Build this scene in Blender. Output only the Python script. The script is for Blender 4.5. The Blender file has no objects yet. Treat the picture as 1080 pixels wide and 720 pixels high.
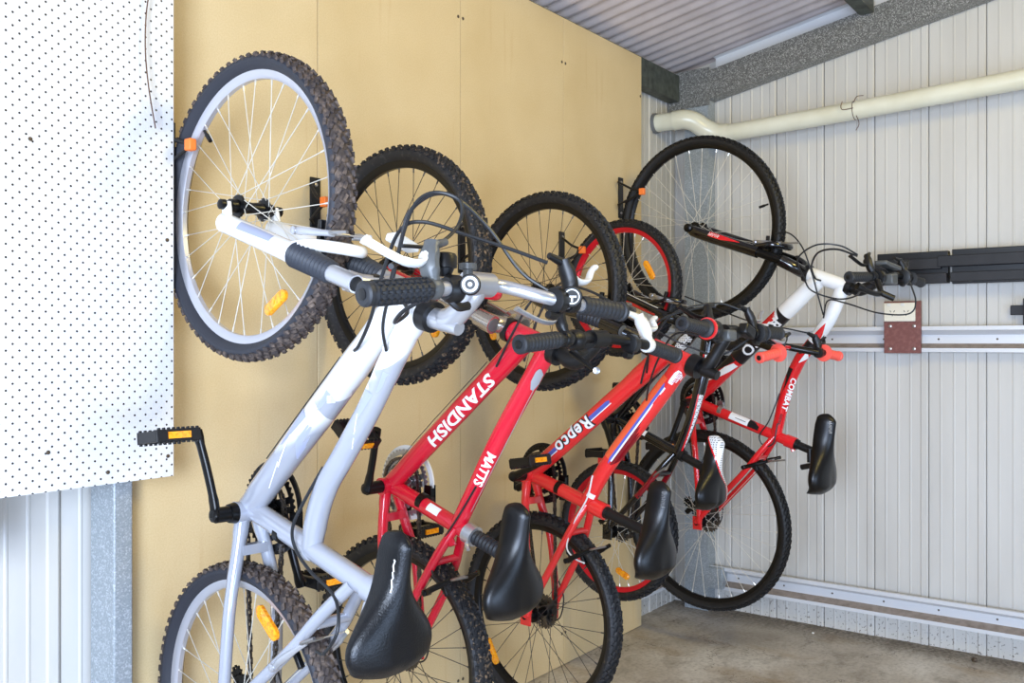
import bpy, bmesh, math, random
from mathutils import Vector, Matrix
R_ = math.radians
rnd = random.Random(7)
scene = bpy.context.scene
COL = scene.collection

# ------------------------------------------------------------------ camera, light, exposure
cam_d = bpy.data.cameras.new('camera'); cam = bpy.data.objects.new('camera', cam_d); COL.objects.link(cam)
cam.location = (0, -1.91, 1.2); cam.rotation_euler = (R_(90), 0, R_(-53.5))
cam_d.sensor_width = 36; cam_d.lens = 984.0 / 1080 * 36; cam_d.shift_y = 1.0 / 1080
cam_d.clip_start = 0.05
scene.camera = cam
vs = scene.view_settings
vs.view_transform = 'Standard'; vs.look = 'None'; vs.gamma = 1; vs.use_curve_mapping = False
vs.exposure = -0.12
world = bpy.data.worlds.new('world'); scene.world = world; world.use_nodes = True
bgn = world.node_tree.nodes['Background']; bgn.inputs[0].default_value = (1.0, 0.86, 0.70, 1); bgn.inputs[1].default_value = 0.22

def area(name, loc, target, sx, sy, power, col):
    l = bpy.data.lights.new(name, 'AREA'); l.shape = 'RECTANGLE'; l.size = sx; l.size_y = sy
    l.energy = power; l.color = col
    o = bpy.data.objects.new(name, l); COL.objects.link(o); o.location = loc
    o.rotation_euler = (Vector(target) - Vector(loc)).to_track_quat('-Z', 'Y').to_euler()
    return o
area('doorway_daylight', (-1.3, -2.0, 1.30), (3.9, -1.2, 0.9), 1.1, 1.2, 160, (0.68, 0.80, 1.0))
area('low_daylight', (-0.9, -2.0, 0.50), (1.8, -0.1, 0.25), 1.2, .6, 46, (0.50, 0.66, 1.0))
area('added_blue_fill', (0.9, -4.2, 0.45), (3.4, -0.5, 0.15), 2.6, .8, 68, (0.52, 0.70, 1.0))  # added low frontal fill, brightens and cools the lower boards and right wall
area('roof_lamp', (2.0, -2.4, 2.6), (2.6, -0.2, 1.9), .5, .5, 25, (1.0, 0.80, 0.26))

# ------------------------------------------------------------------ materials
def srgb(r, g, b):
    f = lambda c: (c / 255 / 12.92) if c / 255 <= .04045 else ((c / 255 + .055) / 1.055) ** 2.4
    return (f(r), f(g), f(b), 1)

def mat(name, col, rough=.5, metal=0., noise=None, bump=None, spec=.5, coat=0., trans=0.):
    """noise = (scale, colour2, low, high[, detail]); bump = (scale, strength)"""
    m = bpy.data.materials.new(name); m.use_nodes = True
    nt = m.node_tree; b = nt.nodes['Principled BSDF']
    b.inputs['Base Color'].default_value = srgb(*col); b.inputs['Roughness'].default_value = rough
    b.inputs['Metallic'].default_value = metal; b.inputs['Specular IOR Level'].default_value = spec
    b.inputs['Coat Weight'].default_value = coat; b.inputs['Transmission Weight'].default_value = trans
    tc = nt.nodes.new('ShaderNodeTexCoord')
    if noise:
        n = nt.nodes.new('ShaderNodeTexNoise'); n.inputs['Scale'].default_value = noise[0]
        n.inputs['Detail'].default_value = noise[4] if len(noise) > 4 else 5
        nt.links.new(tc.outputs['Object'], n.inputs['Vector'])
        r = nt.nodes.new('ShaderNodeValToRGB')
        r.color_ramp.elements[0].position = noise[2]; r.color_ramp.elements[1].position = noise[3]
        r.color_ramp.elements[0].color = srgb(*col); r.color_ramp.elements[1].color = srgb(*noise[1])
        nt.links.new(n.outputs['Fac'], r.inputs['Fac']); nt.links.new(r.outputs['Color'], b.inputs['Base Color'])
    if bump:
        n = nt.nodes.new('ShaderNodeTexNoise'); n.inputs['Scale'].default_value = bump[0]
        nt.links.new(tc.outputs['Object'], n.inputs['Vector'])
        bp = nt.nodes.new('ShaderNodeBump'); bp.inputs['Strength'].default_value = bump[1]; bp.inputs['Distance'].default_value = .002
        nt.links.new(n.outputs['Fac'], bp.inputs['Height']); nt.links.new(bp.outputs['Normal'], b.inputs['Normal'])
    return m

class NT:
    """tiny helper to chain shader nodes"""
    def __init__(s, m): s.m = m; s.t = m.node_tree; s.b = s.t.nodes['Principled BSDF']; s.tc = s.t.nodes.new('ShaderNodeTexCoord')
    def n(s, typ, **kw):
        x = s.t.nodes.new(typ)
        for k, v in kw.items():
            if hasattr(x, k): setattr(x, k, v)
            else: x.inputs[k].default_value = v
        return x
    def l(s, a, b): s.t.links.new(a, b)
    def math(s, op, a, b=None, c=None):
        x = s.t.nodes.new('ShaderNodeMath'); x.operation = op
        for i, v in enumerate((a, b, c)):
            if v is None: continue
            if isinstance(v, (int, float)): x.inputs[i].default_value = v
            else: s.l(v, x.inputs[i])
        return x.outputs[0]
    def mix(s, fac, a, b):
        x = s.t.nodes.new('ShaderNodeMix'); x.data_type = 'RGBA'
        for i, v in ((0, fac), (6, a), (7, b)):
            if isinstance(v, tuple): x.inputs[i].default_value = v
            elif isinstance(v, (int, float)): x.inputs[i].default_value = v
            else: s.l(v, x.inputs[i])
        return x.outputs[2]
    def ramp(s, src, *stops):
        x = s.t.nodes.new('ShaderNodeValToRGB'); e = x.color_ramp.elements
        while len(e) < len(stops): e.new(.5)
        for i, (p, c) in enumerate(stops): e[i].position = p; e[i].color = c
        s.l(src, x.inputs['Fac']); return x.outputs['Color']
    def noise(s, scale, detail=4, vec=None, rough=.5, scl=None):
        x = s.n('ShaderNodeTexNoise'); x.inputs['Scale'].default_value = scale; x.inputs['Detail'].default_value = detail
        x.inputs['Roughness'].default_value = rough
        v = vec or s.tc.outputs['Object']
        if scl:
            mp = s.n('ShaderNodeMapping'); mp.inputs['Scale'].default_value = scl; s.l(v, mp.inputs['Vector']); v = mp.outputs[0]
        s.l(v, x.inputs['Vector']); return x.outputs['Fac']
    def bump(s, h, strength=.3, dist=.002):
        x = s.n('ShaderNodeBump'); x.inputs['Strength'].default_value = strength; x.inputs['Distance'].default_value = dist
        s.l(h, x.inputs['Height']); s.l(x.outputs[0], s.b.inputs['Normal'])

W1 = (1, 1, 1, 1); K1 = (0, 0, 0, 1)
def mdf_material(mark):
    m = mat('mdf_board', (214, 184, 130), .62); k = NT(m)
    a = k.noise(3.0, 5); b = k.noise(260, 2); c = k.noise(7, 6, scl=(5, 1, .35))
    base = k.ramp(a, (.3, srgb(209, 185, 138)), (.7, srgb(222, 200, 156)))
    base = k.mix(k.ramp(b, (.35, K1), (.75, (.32, .32, .32, 1))), base, srgb(188, 156, 104))
    base = k.mix(k.ramp(c, (.62, K1), (.78, (.35, .35, .35, 1))), base, srgb(190, 150, 92))
    sep = k.n('ShaderNodeSeparateXYZ'); k.l(k.tc.outputs['Object'], sep.inputs[0])
    # brown rub mark near the top of the first sheet
    d = k.math('ADD', k.math('MULTIPLY', k.math('ABSOLUTE', k.math('SUBTRACT', k.math('ADD', sep.outputs[2], k.math('MULTIPLY', sep.outputs[0], .12)), 2.26)), 60.),
               k.math('MULTIPLY', k.math('ABSOLUTE', k.math('SUBTRACT', sep.outputs[0], .46)), 9.))
    s = k.math('MULTIPLY', k.math('LESS_THAN', d, 1.0), k.math('GREATER_THAN', k.noise(60, 3, scl=(.5, 1, 1)), .5))
    if mark: base = k.mix(k.math('MULTIPLY', s, .5), base, srgb(140, 98, 54))
    k.l(base, k.b.inputs['Base Color']); k.bump(b, .12)
    return m

def galvanised(name, dark, light, scale=150, metal=.35):
    m = mat(name, dark, .42, metal); k = NT(m)
    v = k.n('ShaderNodeTexVoronoi'); v.inputs['Scale'].default_value = scale; k.l(k.tc.outputs['Object'], v.inputs['Vector'])
    sp = k.n('ShaderNodeSeparateColor'); k.l(v.outputs['Color'], sp.inputs[0])
    n = k.noise(scale * .25, 3)
    f = k.math('ADD', k.math('MULTIPLY', sp.outputs[0], .7), k.math('MULTIPLY', n, .45))
    k.l(k.ramp(f, (.25, srgb(*dark)), (.66, srgb(*[int(a * .72 + b * .28) for a, b in zip(dark, light)])), (.92, srgb(*light))), k.b.inputs['Base Color'])
    return m

def floor_material():
    m = mat('concrete', (160, 150, 136), .75); k = NT(m)
    a = k.noise(1.3, 8, rough=.62); b = k.noise(5, 8, rough=.7, scl=(1, 1.6, 1)); c = k.noise(70, 4); d = k.noise(2.3, 5, scl=(1.7, 1, 1))
    base = k.ramp(a, (.33, srgb(158, 150, 138)), (.5, srgb(192, 184, 172)), (.64, srgb(224, 220, 212)))
    base = k.mix(k.ramp(b, (.5, K1), (.68, (.75, .75, .75, 1))), base, srgb(132, 122, 108))
    base = k.mix(k.ramp(d, (.54, K1), (.66, (.55, .55, .55, 1))), base, srgb(150, 122, 78))
    base = k.mix(k.ramp(c, (.45, K1), (.8, (.5, .5, .5, 1))), base, srgb(124, 116, 104))
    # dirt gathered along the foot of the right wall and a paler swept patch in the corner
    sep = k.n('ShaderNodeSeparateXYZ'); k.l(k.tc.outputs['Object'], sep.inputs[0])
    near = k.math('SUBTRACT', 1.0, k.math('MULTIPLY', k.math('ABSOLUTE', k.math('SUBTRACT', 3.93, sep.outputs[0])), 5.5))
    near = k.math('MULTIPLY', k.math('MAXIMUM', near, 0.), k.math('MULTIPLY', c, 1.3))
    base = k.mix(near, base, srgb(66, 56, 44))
    cr = k.math('ABSOLUTE', k.math('SUBTRACT', k.noise(1.6, 6, rough=.6), .5))
    base = k.mix(k.math('MULTIPLY', k.math('LESS_THAN', cr, .0022), .45), base, srgb(70, 60, 48))
    k.l(base, k.b.inputs['Base Color']); k.bump(k.math('ADD', b, k.math('MULTIPLY', c, .4)), .5, .004)
    return m

def wall_material(name, col, streak):
    m = mat(name, col, .38); k = NT(m)
    a = k.noise(2.0, 5, scl=(3, 3, .6)); base = k.ramp(a, (.35, srgb(*col)), (.8, srgb(*streak)))
    sep = k.n('ShaderNodeSeparateXYZ'); k.l(k.tc.outputs['Object'], sep.inputs[0])
    low = k.math('MAXIMUM', k.math('SUBTRACT', 1.0, k.math('MULTIPLY', sep.outputs[2], 8.)), 0.)
    dirt = k.math('MULTIPLY', low, k.math('GREATER_THAN', k.noise(90, 4), .63))
    base = k.mix(k.math('MINIMUM', k.math('MULTIPLY', dirt, 1.2), .8), base, srgb(96, 88, 78))
    k.l(base, k.b.inputs['Base Color']); return m

def pegboard_material():
    m = mat('pegboard_face', (226, 224, 218), .6); k = NT(m)
    sep = k.n('ShaderNodeSeparateXYZ'); k.l(k.tc.outputs['Object'], sep.inputs[0])
    P = .0254
    def grid(ox, oz):
        fx = k.math('SUBTRACT', k.math('FRACT', k.math('DIVIDE', k.math('ADD', sep.outputs[0], ox + 10 * P), P)), .5)
        fz = k.math('SUBTRACT', k.math('FRACT', k.math('DIVIDE', k.math('ADD', sep.outputs[2], oz + 10 * P), P)), .5)
        r = k.math('SQRT', k.math('ADD', k.math('MULTIPLY', fx, fx), k.math('MULTIPLY', fz, fz)))
        return k.math('LESS_THAN', r, .092)
    h = k.math('MAXIMUM', grid(0, 0), grid(P / 2, P / 2))
    n = k.noise(4, 5)
    base = k.ramp(n, (.3, srgb(228, 227, 224)), (.8, srgb(218, 216, 211)))
    base = k.mix(h, base, srgb(38, 30, 26))
    k.l(base, k.b.inputs['Base Color']); return m

MDF = mdf_material(False); MDF_MARK = mdf_material(True)
STEELW = wall_material('cream_wall_sheet', (206, 203, 196), (192, 188, 180))
GIRT = mat('pale_steel_batten', (214, 215, 217), .34, .1)
DUSTY = mat('dusty_steel_ledge', (150, 138, 128), .7, noise=(40, (128, 116, 106), .4, .7))
ROOF = mat('zinc_roof_sheet', (204, 194, 192), .45, .2, noise=(9, (188, 178, 176), .35, .7))
GALV = galvanised('galvanised_rafter', (100, 100, 97), (184, 184, 180), 320)
GALV2 = galvanised('galvanised_post', (152, 160, 164), (192, 198, 202), 300, .3)
GREENST = mat('weathered_purlin', (86, 92, 84), .5, .3, noise=(30, (60, 64, 58), .35, .65))
FLOOR = floor_material()
PEG = pegboard_material()
PVC = mat('aged_pvc', (226, 224, 204), .28, noise=(6, (206, 200, 172), .4, .85))
GREY_SEAL = mat('grey_sealant', (120, 122, 124), .6, .3)
SCREW = mat('rusty_screw', (92, 78, 62), .5, .5)
ZSCREW = mat('zinc_screw', (176, 168, 160), .35, .7)
OUTLET = mat('outlet_plastic', (232, 226, 208), .35)
OUTB = mat('painted_brown_board', (116, 66, 58), .5, noise=(60, (134, 84, 76), .45, .7))
SLOT = mat('socket_slot', (40, 36, 32), .6)
BLKWOOD = mat('black_painted_timber', (20, 20, 24), .55, noise=(22, (30, 30, 34), .4, .7))
BLKSTEEL = mat('black_hook_steel', (22, 21, 22), .45, .2)
ORANGE = mat('orange_rubber', (250, 128, 50), .5)
WIRE = mat('rusty_wire', (96, 70, 56), .5, .4)
# bicycle materials
RUB = mat('tyre_rubber', (42, 44, 52), .62, bump=(80, .2))
RUBMUD = mat('muddy_tread', (62, 54, 52), .8, noise=(75, (120, 104, 92), .46, .72), bump=(160, .6))
RUBMUD2 = mat('caked_tread', (26, 25, 26), .8, noise=(95, (134, 110, 84), .55, .72), bump=(180, .6))
RUBCLEAN = mat('clean_tread', (26, 26, 28), .6, noise=(90, (72, 68, 64), .55, .8))
RUBBLK = mat('black_tread', (15, 14, 14), .6)
ALU = mat('brushed_rim', (200, 200, 206), .32, .55)
CHROME = mat('chrome', (214, 214, 216), .16, .9)
STEEL = mat('steel', (168, 168, 170), .3, .85)
SPOKE = mat('bright_spoke', (226, 222, 210), .3, .5)
SPOKED = mat('dull_spoke', (78, 74, 70), .35, .5)
BLK = mat('black_gloss_paint', (6, 5, 7), .18, coat=.6)
BLKP = mat('black_plastic', (10, 10, 12), .42)
BLKM = mat('black_metal', (12, 12, 13), .3, .35)
GRIP = mat('grip_rubber', (36, 38, 42), .55)
GRIPR = mat('red_grip_rubber', (246, 92, 78), .5)
GREYP = mat('grey_plastic', (84, 86, 86), .38)
CHAINM = mat('chain_steel', (70, 64, 60), .35, .8, noise=(300, (120, 112, 104), .4, .7))
CASS = mat('cassette_steel', (96, 90, 82), .35, .8)
AMBER = mat('amber_reflector', (255, 172, 30), .18, noise=(160, (240, 130, 10), .45, .65), coat=.5)
WHITEP = mat('white_paint', (240, 240, 238), .22, coat=.5)
WPL = mat('white_plastic', (226, 226, 222), .3)
REDB = mat('crimson_paint', (214, 22, 48), .22, coat=.6)
REDC = mat('bright_red_paint', (228, 44, 44), .22, coat=.6)
REDE = mat('red_paint', (222, 26, 34), .2, coat=.6)
REDRIM = mat('red_anodised_rim', (216, 22, 40), .28, .25)
ORNG = mat('red_orange_flash', (238, 92, 52), .25, coat=.5)
DKRED = mat('dark_red_paint', (128, 10, 24), .25, coat=.5)
BLUEST = mat('blue_stripe', (86, 96, 178), .3)
WHITES = mat('white_decal', (240, 240, 240), .35)
BLACKS = mat('black_decal', (18, 14, 18), .35)
GREYDEC = mat('grey_decal', (150, 150, 152), .4)
LILAC = mat('lilac_decal', (158, 163, 184), .35)
VINYL = mat('saddle_vinyl', (5, 5, 7), .34, bump=(420, .15), spec=.45)
VINYLA = mat('worn_saddle_vinyl', (8, 10, 14), .34, bump=(300, .3), spec=.4)
STANCH = mat('stanchion_steel', (186, 178, 168), .2, .85)
BOOT = mat('rubber_fork_boot', (48, 52, 60), .5)
CABLE = mat('cable_housing', (28, 30, 33), .4)
PALE = mat('pale_alloy', (200, 202, 208), .30, .75)

def frameA_material():
    m = mat('white_to_silver_frame_paint', (236, 236, 240), .2, coat=.6); k = NT(m)
    sep = k.n('ShaderNodeSeparateXYZ'); k.l(k.tc.outputs['Object'], sep.inputs[0])
    zig = k.n('ShaderNodeTexVoronoi'); zig.inputs['Scale'].default_value = 14; k.l(k.tc.outputs['Object'], zig.inputs['Vector'])
    sc = k.n('ShaderNodeSeparateColor'); k.l(zig.outputs['Color'], sc.inputs[0])
    # colour change runs across both tubes: above it white, below it silver blue
    h = k.math('ADD', sep.outputs[2], k.math('MULTIPLY', sep.outputs[1], .42))
    h = k.math('ADD', h, k.math('MULTIPLY', k.math('SUBTRACT', sc.outputs[0], .5), .06))
    f = k.ramp(h, (.835, W1), (.85, K1))
    k.l(k.mix(f, srgb(236, 236, 236), srgb(172, 175, 184)), k.b.inputs['Base Color'])
    k.b.inputs['Metallic'].default_value = .25
    return m
FRAMEA = frameA_material()
def dotted_material():
    m = mat('dotted_white_graphic', (226, 228, 230), .3); k = NT(m)
    sep = k.n('ShaderNodeSeparateXYZ'); k.l(k.tc.outputs['Object'], sep.inputs[0]); P = .0072
    a = k.math('SUBTRACT', k.math('FRACT', k.math('DIVIDE', k.math('ADD', sep.outputs[0], k.math('ADD', sep.outputs[1], 9)), P)), .5)
    b = k.math('SUBTRACT', k.math('FRACT', k.math('DIVIDE', k.math('ADD', sep.outputs[2], 9), P)), .5)
    r = k.math('SQRT', k.math('ADD', k.math('MULTIPLY', a, a), k.math('MULTIPLY', b, b)))
    k.l(k.mix(k.math('LESS_THAN', r, .24), srgb(226, 228, 230), srgb(80, 78, 80)), k.b.inputs['Base Color']); return m
DOTS = dotted_material()

# ------------------------------------------------------------------ geometry helpers
def V(o, u, s): return Vector((o, -u, s))        # bicycle space: o = drive side, u = away from the wall, s = up

def frames(pts):
    out = []; n = len(pts); prev = None
    for i in range(n):
        t = (pts[min(i + 1, n - 1)] - pts[max(i - 1, 0)])
        t = t.normalized() if t.length > 1e-9 else Vector((0, 0, 1))
        if prev is None:
            a = Vector((1, 0, 0)) if abs(t.x) < .8 else Vector((0, 1, 0))
            x = (a - t * a.dot(t)).normalized()
        else:
            x = prev - t * prev.dot(t); x = x.normalized() if x.length > 1e-6 else prev
        prev = x; out.append((t, x, t.cross(x)))
    return out

def spl(pts, k=6):
    pts = [Vector(p) for p in pts]
    if len(pts) < 3: return pts
    P = [pts[0] * 2 - pts[1]] + pts + [pts[-1] * 2 - pts[-2]]; out = []
    for i in range(1, len(P) - 2):
        for j in range(k):
            t = j / k; a, b, c, d = P[i - 1], P[i], P[i + 1], P[i + 2]
            out.append(.5 * ((2 * b) + (c - a) * t + (2 * a - 5 * b + 4 * c - d) * t * t + (3 * b - a - 3 * c + d) * t ** 3))
    out.append(pts[-1]); return out

def tube(bm, pts, r, n=12, mi=0, cap=True, mfn=None, sq=None):
    pts = [Vector(p) for p in pts]
    rr = r if isinstance(r, (list, tuple)) else [r] * len(pts)
    if len(rr) != len(pts):
        rr = [rr[0] + (rr[-1] - rr[0]) * i / (len(pts) - 1) for i in range(len(pts))] if len(rr) == 2 else \
             [rr[min(int(i / (len(pts) - 1) * (len(rr) - 1) + .5), len(rr) - 1)] for i in range(len(pts))]
    rings = []
    for (t, x, y), p, q in zip(frames(pts), pts, rr):
        rings.append([bm.verts.new(p + (x * math.cos(a) * (sq or 1) + y * math.sin(a)) * q) for a in [2 * math.pi * j / n for j in range(n)]])
    for i in range(len(rings) - 1):
        m_ = mfn(i / (len(rings) - 1)) if mfn else mi
        for j in range(n):
            f = bm.faces.new((rings[i][j], rings[i][(j + 1) % n], rings[i + 1][(j + 1) % n], rings[i + 1][j])); f.material_index = m_
    if cap:
        for rg, m_ in ((rings[0][::-1], mfn(0) if mfn else mi), (rings[-1], mfn(1) if mfn else mi)):
            f = bm.faces.new(rg); f.material_index = m_
    return rings

def lathe(bm, c, axis, prof, n=24, mi=0, closed=False, mis=None):
    """prof = [(h, r)...] along axis from c"""
    c = Vector(c); a = Vector(axis).normalized()
    x = a.orthogonal().normalized(); y = a.cross(x); rings = []
    for h, r in prof:
        rings.append([bm.verts.new(c + a * h + (x * math.cos(q) + y * math.sin(q)) * r) for q in [2 * math.pi * j / n for j in range(n)]])
    k = len(rings); rng = range(k) if closed else range(k - 1)
    for i in rng:
        for j in range(n):
            f = bm.faces.new((rings[i][j], rings[i][(j + 1) % n], rings[(i + 1) % k][(j + 1) % n], rings[(i + 1) % k][j]))
            f.material_index = mis[i] if mis else mi
    if not closed:
        for rg in (rings[0][::-1], rings[-1]):
            bm.faces.new(rg).material_index = mi

def box(bm, c, size, rot=None, mi=0, axes=None):
    c = Vector(c); sx, sy, sz = [v / 2 for v in size]
    if axes: X, Y, Z = axes
    elif rot is not None: X, Y, Z = rot.col[0], rot.col[1], rot.col[2]
    else: X, Y, Z = Vector((1, 0, 0)), Vector((0, 1, 0)), Vector((0, 0, 1))
    v = [bm.verts.new(c + X * (i * sx) + Y * (j * sy) + Z * (k_ * sz)) for i in (-1, 1) for j in (-1, 1) for k_ in (-1, 1)]
    for q in ((0, 1, 3, 2), (4, 6, 7, 5), (0, 4, 5, 1), (2, 3, 7, 6), (0, 2, 6, 4), (1, 5, 7, 3)):
        bm.faces.new([v[i] for i in q]).material_index = mi

def mesh_of(name, bm, mats, sharp=40):
    bmesh.ops.recalc_face_normals(bm, faces=bm.faces)
    me = bpy.data.meshes.new(name); bm.to_mesh(me); bm.free()
    for m in (mats if isinstance(mats, (list, tuple)) else [mats]): me.materials.append(m)
    me.shade_smooth(); me.set_sharp_from_angle(angle=R_(sharp))
    return me

def obj(name, bm, mats, parent=None, label=None, bevel=0, sharp=40):
    me = mesh_of(name, bm, mats, sharp)
    o = bpy.data.objects.new(name, me); COL.objects.link(o)
    if parent: o.parent = parent
    if label: o['label'] = label
    if bevel:
        b = o.modifiers.new('bevel', 'BEVEL'); b.width = bevel; b.segments = 2; b.limit_method = 'ANGLE'
    return o

def tag(o, label, cat, group=None):
    o['label'] = label; o['category'] = cat
    if group: o['group'] = group
    return o
def thing(name, label, cat, loc=(0, 0, 0), group=None):
    o = bpy.data.objects.new(name, None); COL.objects.link(o); o.location = loc; o.empty_display_size = .05
    return tag(o, label, cat, group)
def struct(name, bm, m, bevel=0, loc=None, sharp=40):
    o = obj(name, bm, m, bevel=bevel, sharp=sharp)
    if loc: o.location = loc
    o['kind'] = 'structure'; return o
NB = bmesh.new

def sheet(bm, prof, along, out, length_vec, origin):
    """extrude an open profile [(a, d)] : a along 'along', d along 'out', swept by length_vec"""
    A, D, L, O = Vector(along), Vector(out), Vector(length_vec), Vector(origin)
    v0 = [bm.verts.new(O + A * a + D * d) for a, d in prof]; v1 = [bm.verts.new(v.co + L) for v in v0]
    for i in range(len(prof) - 1): bm.faces.new((v0[i], v0[i + 1], v1[i + 1], v1[i]))
    return v0, v1

# ------------------------------------------------------------------ the shed
XR = 3.955            # right wall plane
WB = .07              # steel sheet behind the boards
SL = .188             # roof slope
RZ = 2.455            # roof underside height at the left wall
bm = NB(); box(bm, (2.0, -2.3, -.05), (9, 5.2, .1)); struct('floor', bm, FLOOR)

def rib_profile(a0, a1, phase=.003):
    P = .207; pts = []
    k = math.floor((a0 - phase) / P)
    while phase + k * P < a1:
        b = phase + k * P
        pat = [(0, -.012), (.0028, -.012), (.0034, 0), (.040, 0), (.043, .002), (.047, .002), (.050, 0), (.088, 0), (.091, .002), (.095, .002), (.098, 0),
               (.134, 0), (.137, .002), (.141, .002), (.144, 0), (.176, 0), (.180, .004), (.200, .004), (.2055, 0)]
        pts += [(b + x, d) for x, d in pat]; k += 1
    return pts
# right wall: vertical ribbed sheets under the sloping roof
bm = NB(); pr = rib_profile(-.07, 4.3)
v0, v1 = sheet(bm, pr, (0, -1, 0), (-1, 0, 0), (0, 0, 1), (XR, 0, 0))
for v in v1: v.co.z = RZ + SL * (-v.co.y) - .004
struct('wall_right', bm, STEELW, sharp=6)
bm = NB(); pr = rib_profile(-2.4, XR)
sheet(bm, pr, (1, 0, 0), (0, -1, 0), (0, 0, RZ + .0), (0, WB, 0))
struct('wall_left', bm, STEELW, sharp=6)
# corrugated roof
bm = NB(); pr = []; n = int(6.6 / .076 * 8)
for i in range(n + 1): pr.append((i * .0095, .011 * math.sin(2 * math.pi * i / 8)))
sheet(bm, pr, (1, 0, 0), (0, 0, 1), (0, -4.6, 4.6 * SL), (-2.45, WB + .05, RZ + .011 - SL * (WB + .05)))
struct('ceiling', bm, ROOF)
# rafter on the right wall: C section
def cbeam(name, m, p0, L, out, up, depth, h, t=.003, lip=.012, openback=True):
    bm = NB(); out = Vector(out); up = Vector(up)
    prof = [(0, 0), (depth, 0), (depth, h), (0, h), (0, h - lip), (t, h - lip), (t, h - t), (depth - t, h - t), (depth - t, t), (t, t), (t, lip), (0, lip)]
    v0 = [bm.verts.new(Vector(p0) + out * d + up * z) for d, z in prof]; v1 = [bm.verts.new(v.co + Vector(L)) for v in v0]
    k = len(prof)
    for i in range(k): bm.faces.new((v0[i], v0[(i + 1) % k], v1[(i + 1) % k], v1[i]))
    bm.faces.new(v0[::-1]); bm.faces.new(v1)
    return struct(name, bm, m)
FX = 3.875            # face plane of rafter and post
cbeam('trim_1', GALV, (XR - .012, -.03, 2.262 + SL * .03), (0, -4.1, 4.1 * SL), (-1, 0, 0), (0, 0, 1), XR - .012 - FX, .128)
bm = NB(); box(bm, (FX - .002, -.04, 2.345), (.004, .20, .17)); struct('trim_2', bm, GALV)          # bracket plate in the corner
# pale angle between rafter and roof
bm = NB(); sheet(bm, [(0, 0), (.055, .0), (.055, .035)], (0, 0, 1), (-1, 0, 0), (0, -4.0, 4.0 * SL), (XR - .035, -.15, 2.392 + SL * .15)); struct('trim_3', bm, GIRT)
# roof purlin running away from the corner
cbeam('trim_4', GREENST, (-2.3, -.80, RZ + SL * .80 - .088), (XR + 2.3 - .1, 0, 0), (0, -1, 0), (0, 0, 1), .055, .075)
cbeam('trim_5', GREENST, (-2.3, -3.3, RZ + SL * 3.3 - .088), (XR + 2.3 - .1, 0, 0), (0, -1, 0), (0, 0, 1), .055, .075)
# eaves purlin behind the boards
cbeam('trim_6', GREENST, (-2.3, WB - .012, 2.295), (XR + 2.3 - .08, 0, 0), (0, -1, 0), (0, 0, 1), .052, .118)
# corner post
cbeam('trim_7', GALV2, (XR - .004, -.02, 0), (0, 0, 2.40), (-1, 0, 0), (0, -1, 0), XR - .004 - FX, .112)
# near post beside the boards
bm = NB(); box(bm, (1.1225, .0135, 1.215), (.045, .095, 2.43)); struct('trim_8', bm, GALV2, bevel=.004)
# top-hat battens
def hat(name, p0, along, out, L, extra=1.0):
    bm = NB(); H = .102
    prof = [(-H / 2, .030), (-H / 2 + .001, .042), (-H / 2 + .016, .042), (-.017, .006), (.017, .006), (H / 2 - .016, .042), (H / 2 - .001, .042), (H / 2, .030)]
    sheet(bm, prof, (0, 0, 1), out, L, p0); bm.faces.ensure_lookup_table(); bm.faces[2].material_index = 1
    return struct(name, bm, [GIRT, DUSTY], sharp=6)
hat('trim_9', (XR - .009, -.12, 1.213), None, (-1, 0, 0), (0, -4.1, 0))
hat('trim_10', (XR - .009, -.12, .147), None, (-1, 0, 0), (0, -4.1, 0))
hat('trim_11', (-2.3, WB - .009, 1.213), None, (0, -1, 0), (XR + 2.2, 0, 0))
hat('trim_12', (-2.3, WB - .009, .147), None, (0, -1, 0), (XR + 2.2, 0, 0))
bm = NB()
for zz in (.150, 1.213):
    for k in range(14):
        w = .25 + k * .207
        lathe(bm, (XR - .0148, -w, zz), (-1, 0, 0), [(0, .004), (.0015, .004), (.003, .002)], 8)
struct('trim_13', bm, SCREW)
# bracket foot tying the bottom batten to the post
bm = NB(); box(bm, (FX + .025, -.165, .15), (.05, .07, .09)); struct('trim_14', bm, GALV2, bevel=.002)

# MDF sheets
seams = [1.104, 1.704, 2.304, 2.904, 3.504]
where = ['nearest tan fibreboard wall sheet, with brown scuff near its top, beside the pegboard', 'second tan fibreboard wall sheet from the pegboard, behind the two nearest handlebars',
         'third tan fibreboard wall sheet from the pegboard, above the small black-tyred wheel', 'farthest tan fibreboard wall sheet, ending at the bare steel corner']
for i in range(4):
    t = thing('fibreboard_sheet', where[i], 'board', (seams[i], 0, 0), 'tan fibreboard sheets lining the left wall')
    bm = NB(); a = .0012
    box(bm, (.3, .006, 1.205), (.6 - 2 * a, .012, 2.405)); o = obj('board', bm, MDF if i else MDF_MARK, t, bevel=.001)
    for (sx, sz) in ((.012, 2.24), (.588, 2.24), (.012, .12), (.588, .12)):
        if i == 0 and sx < .1: continue
        bm = NB(); lathe(bm, (sx, -.0003, sz), (0, -1, 0), [(0, .0055), (.001, .005), (.0016, .002)], 10); obj('screw', bm, SCREW, t)

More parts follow.
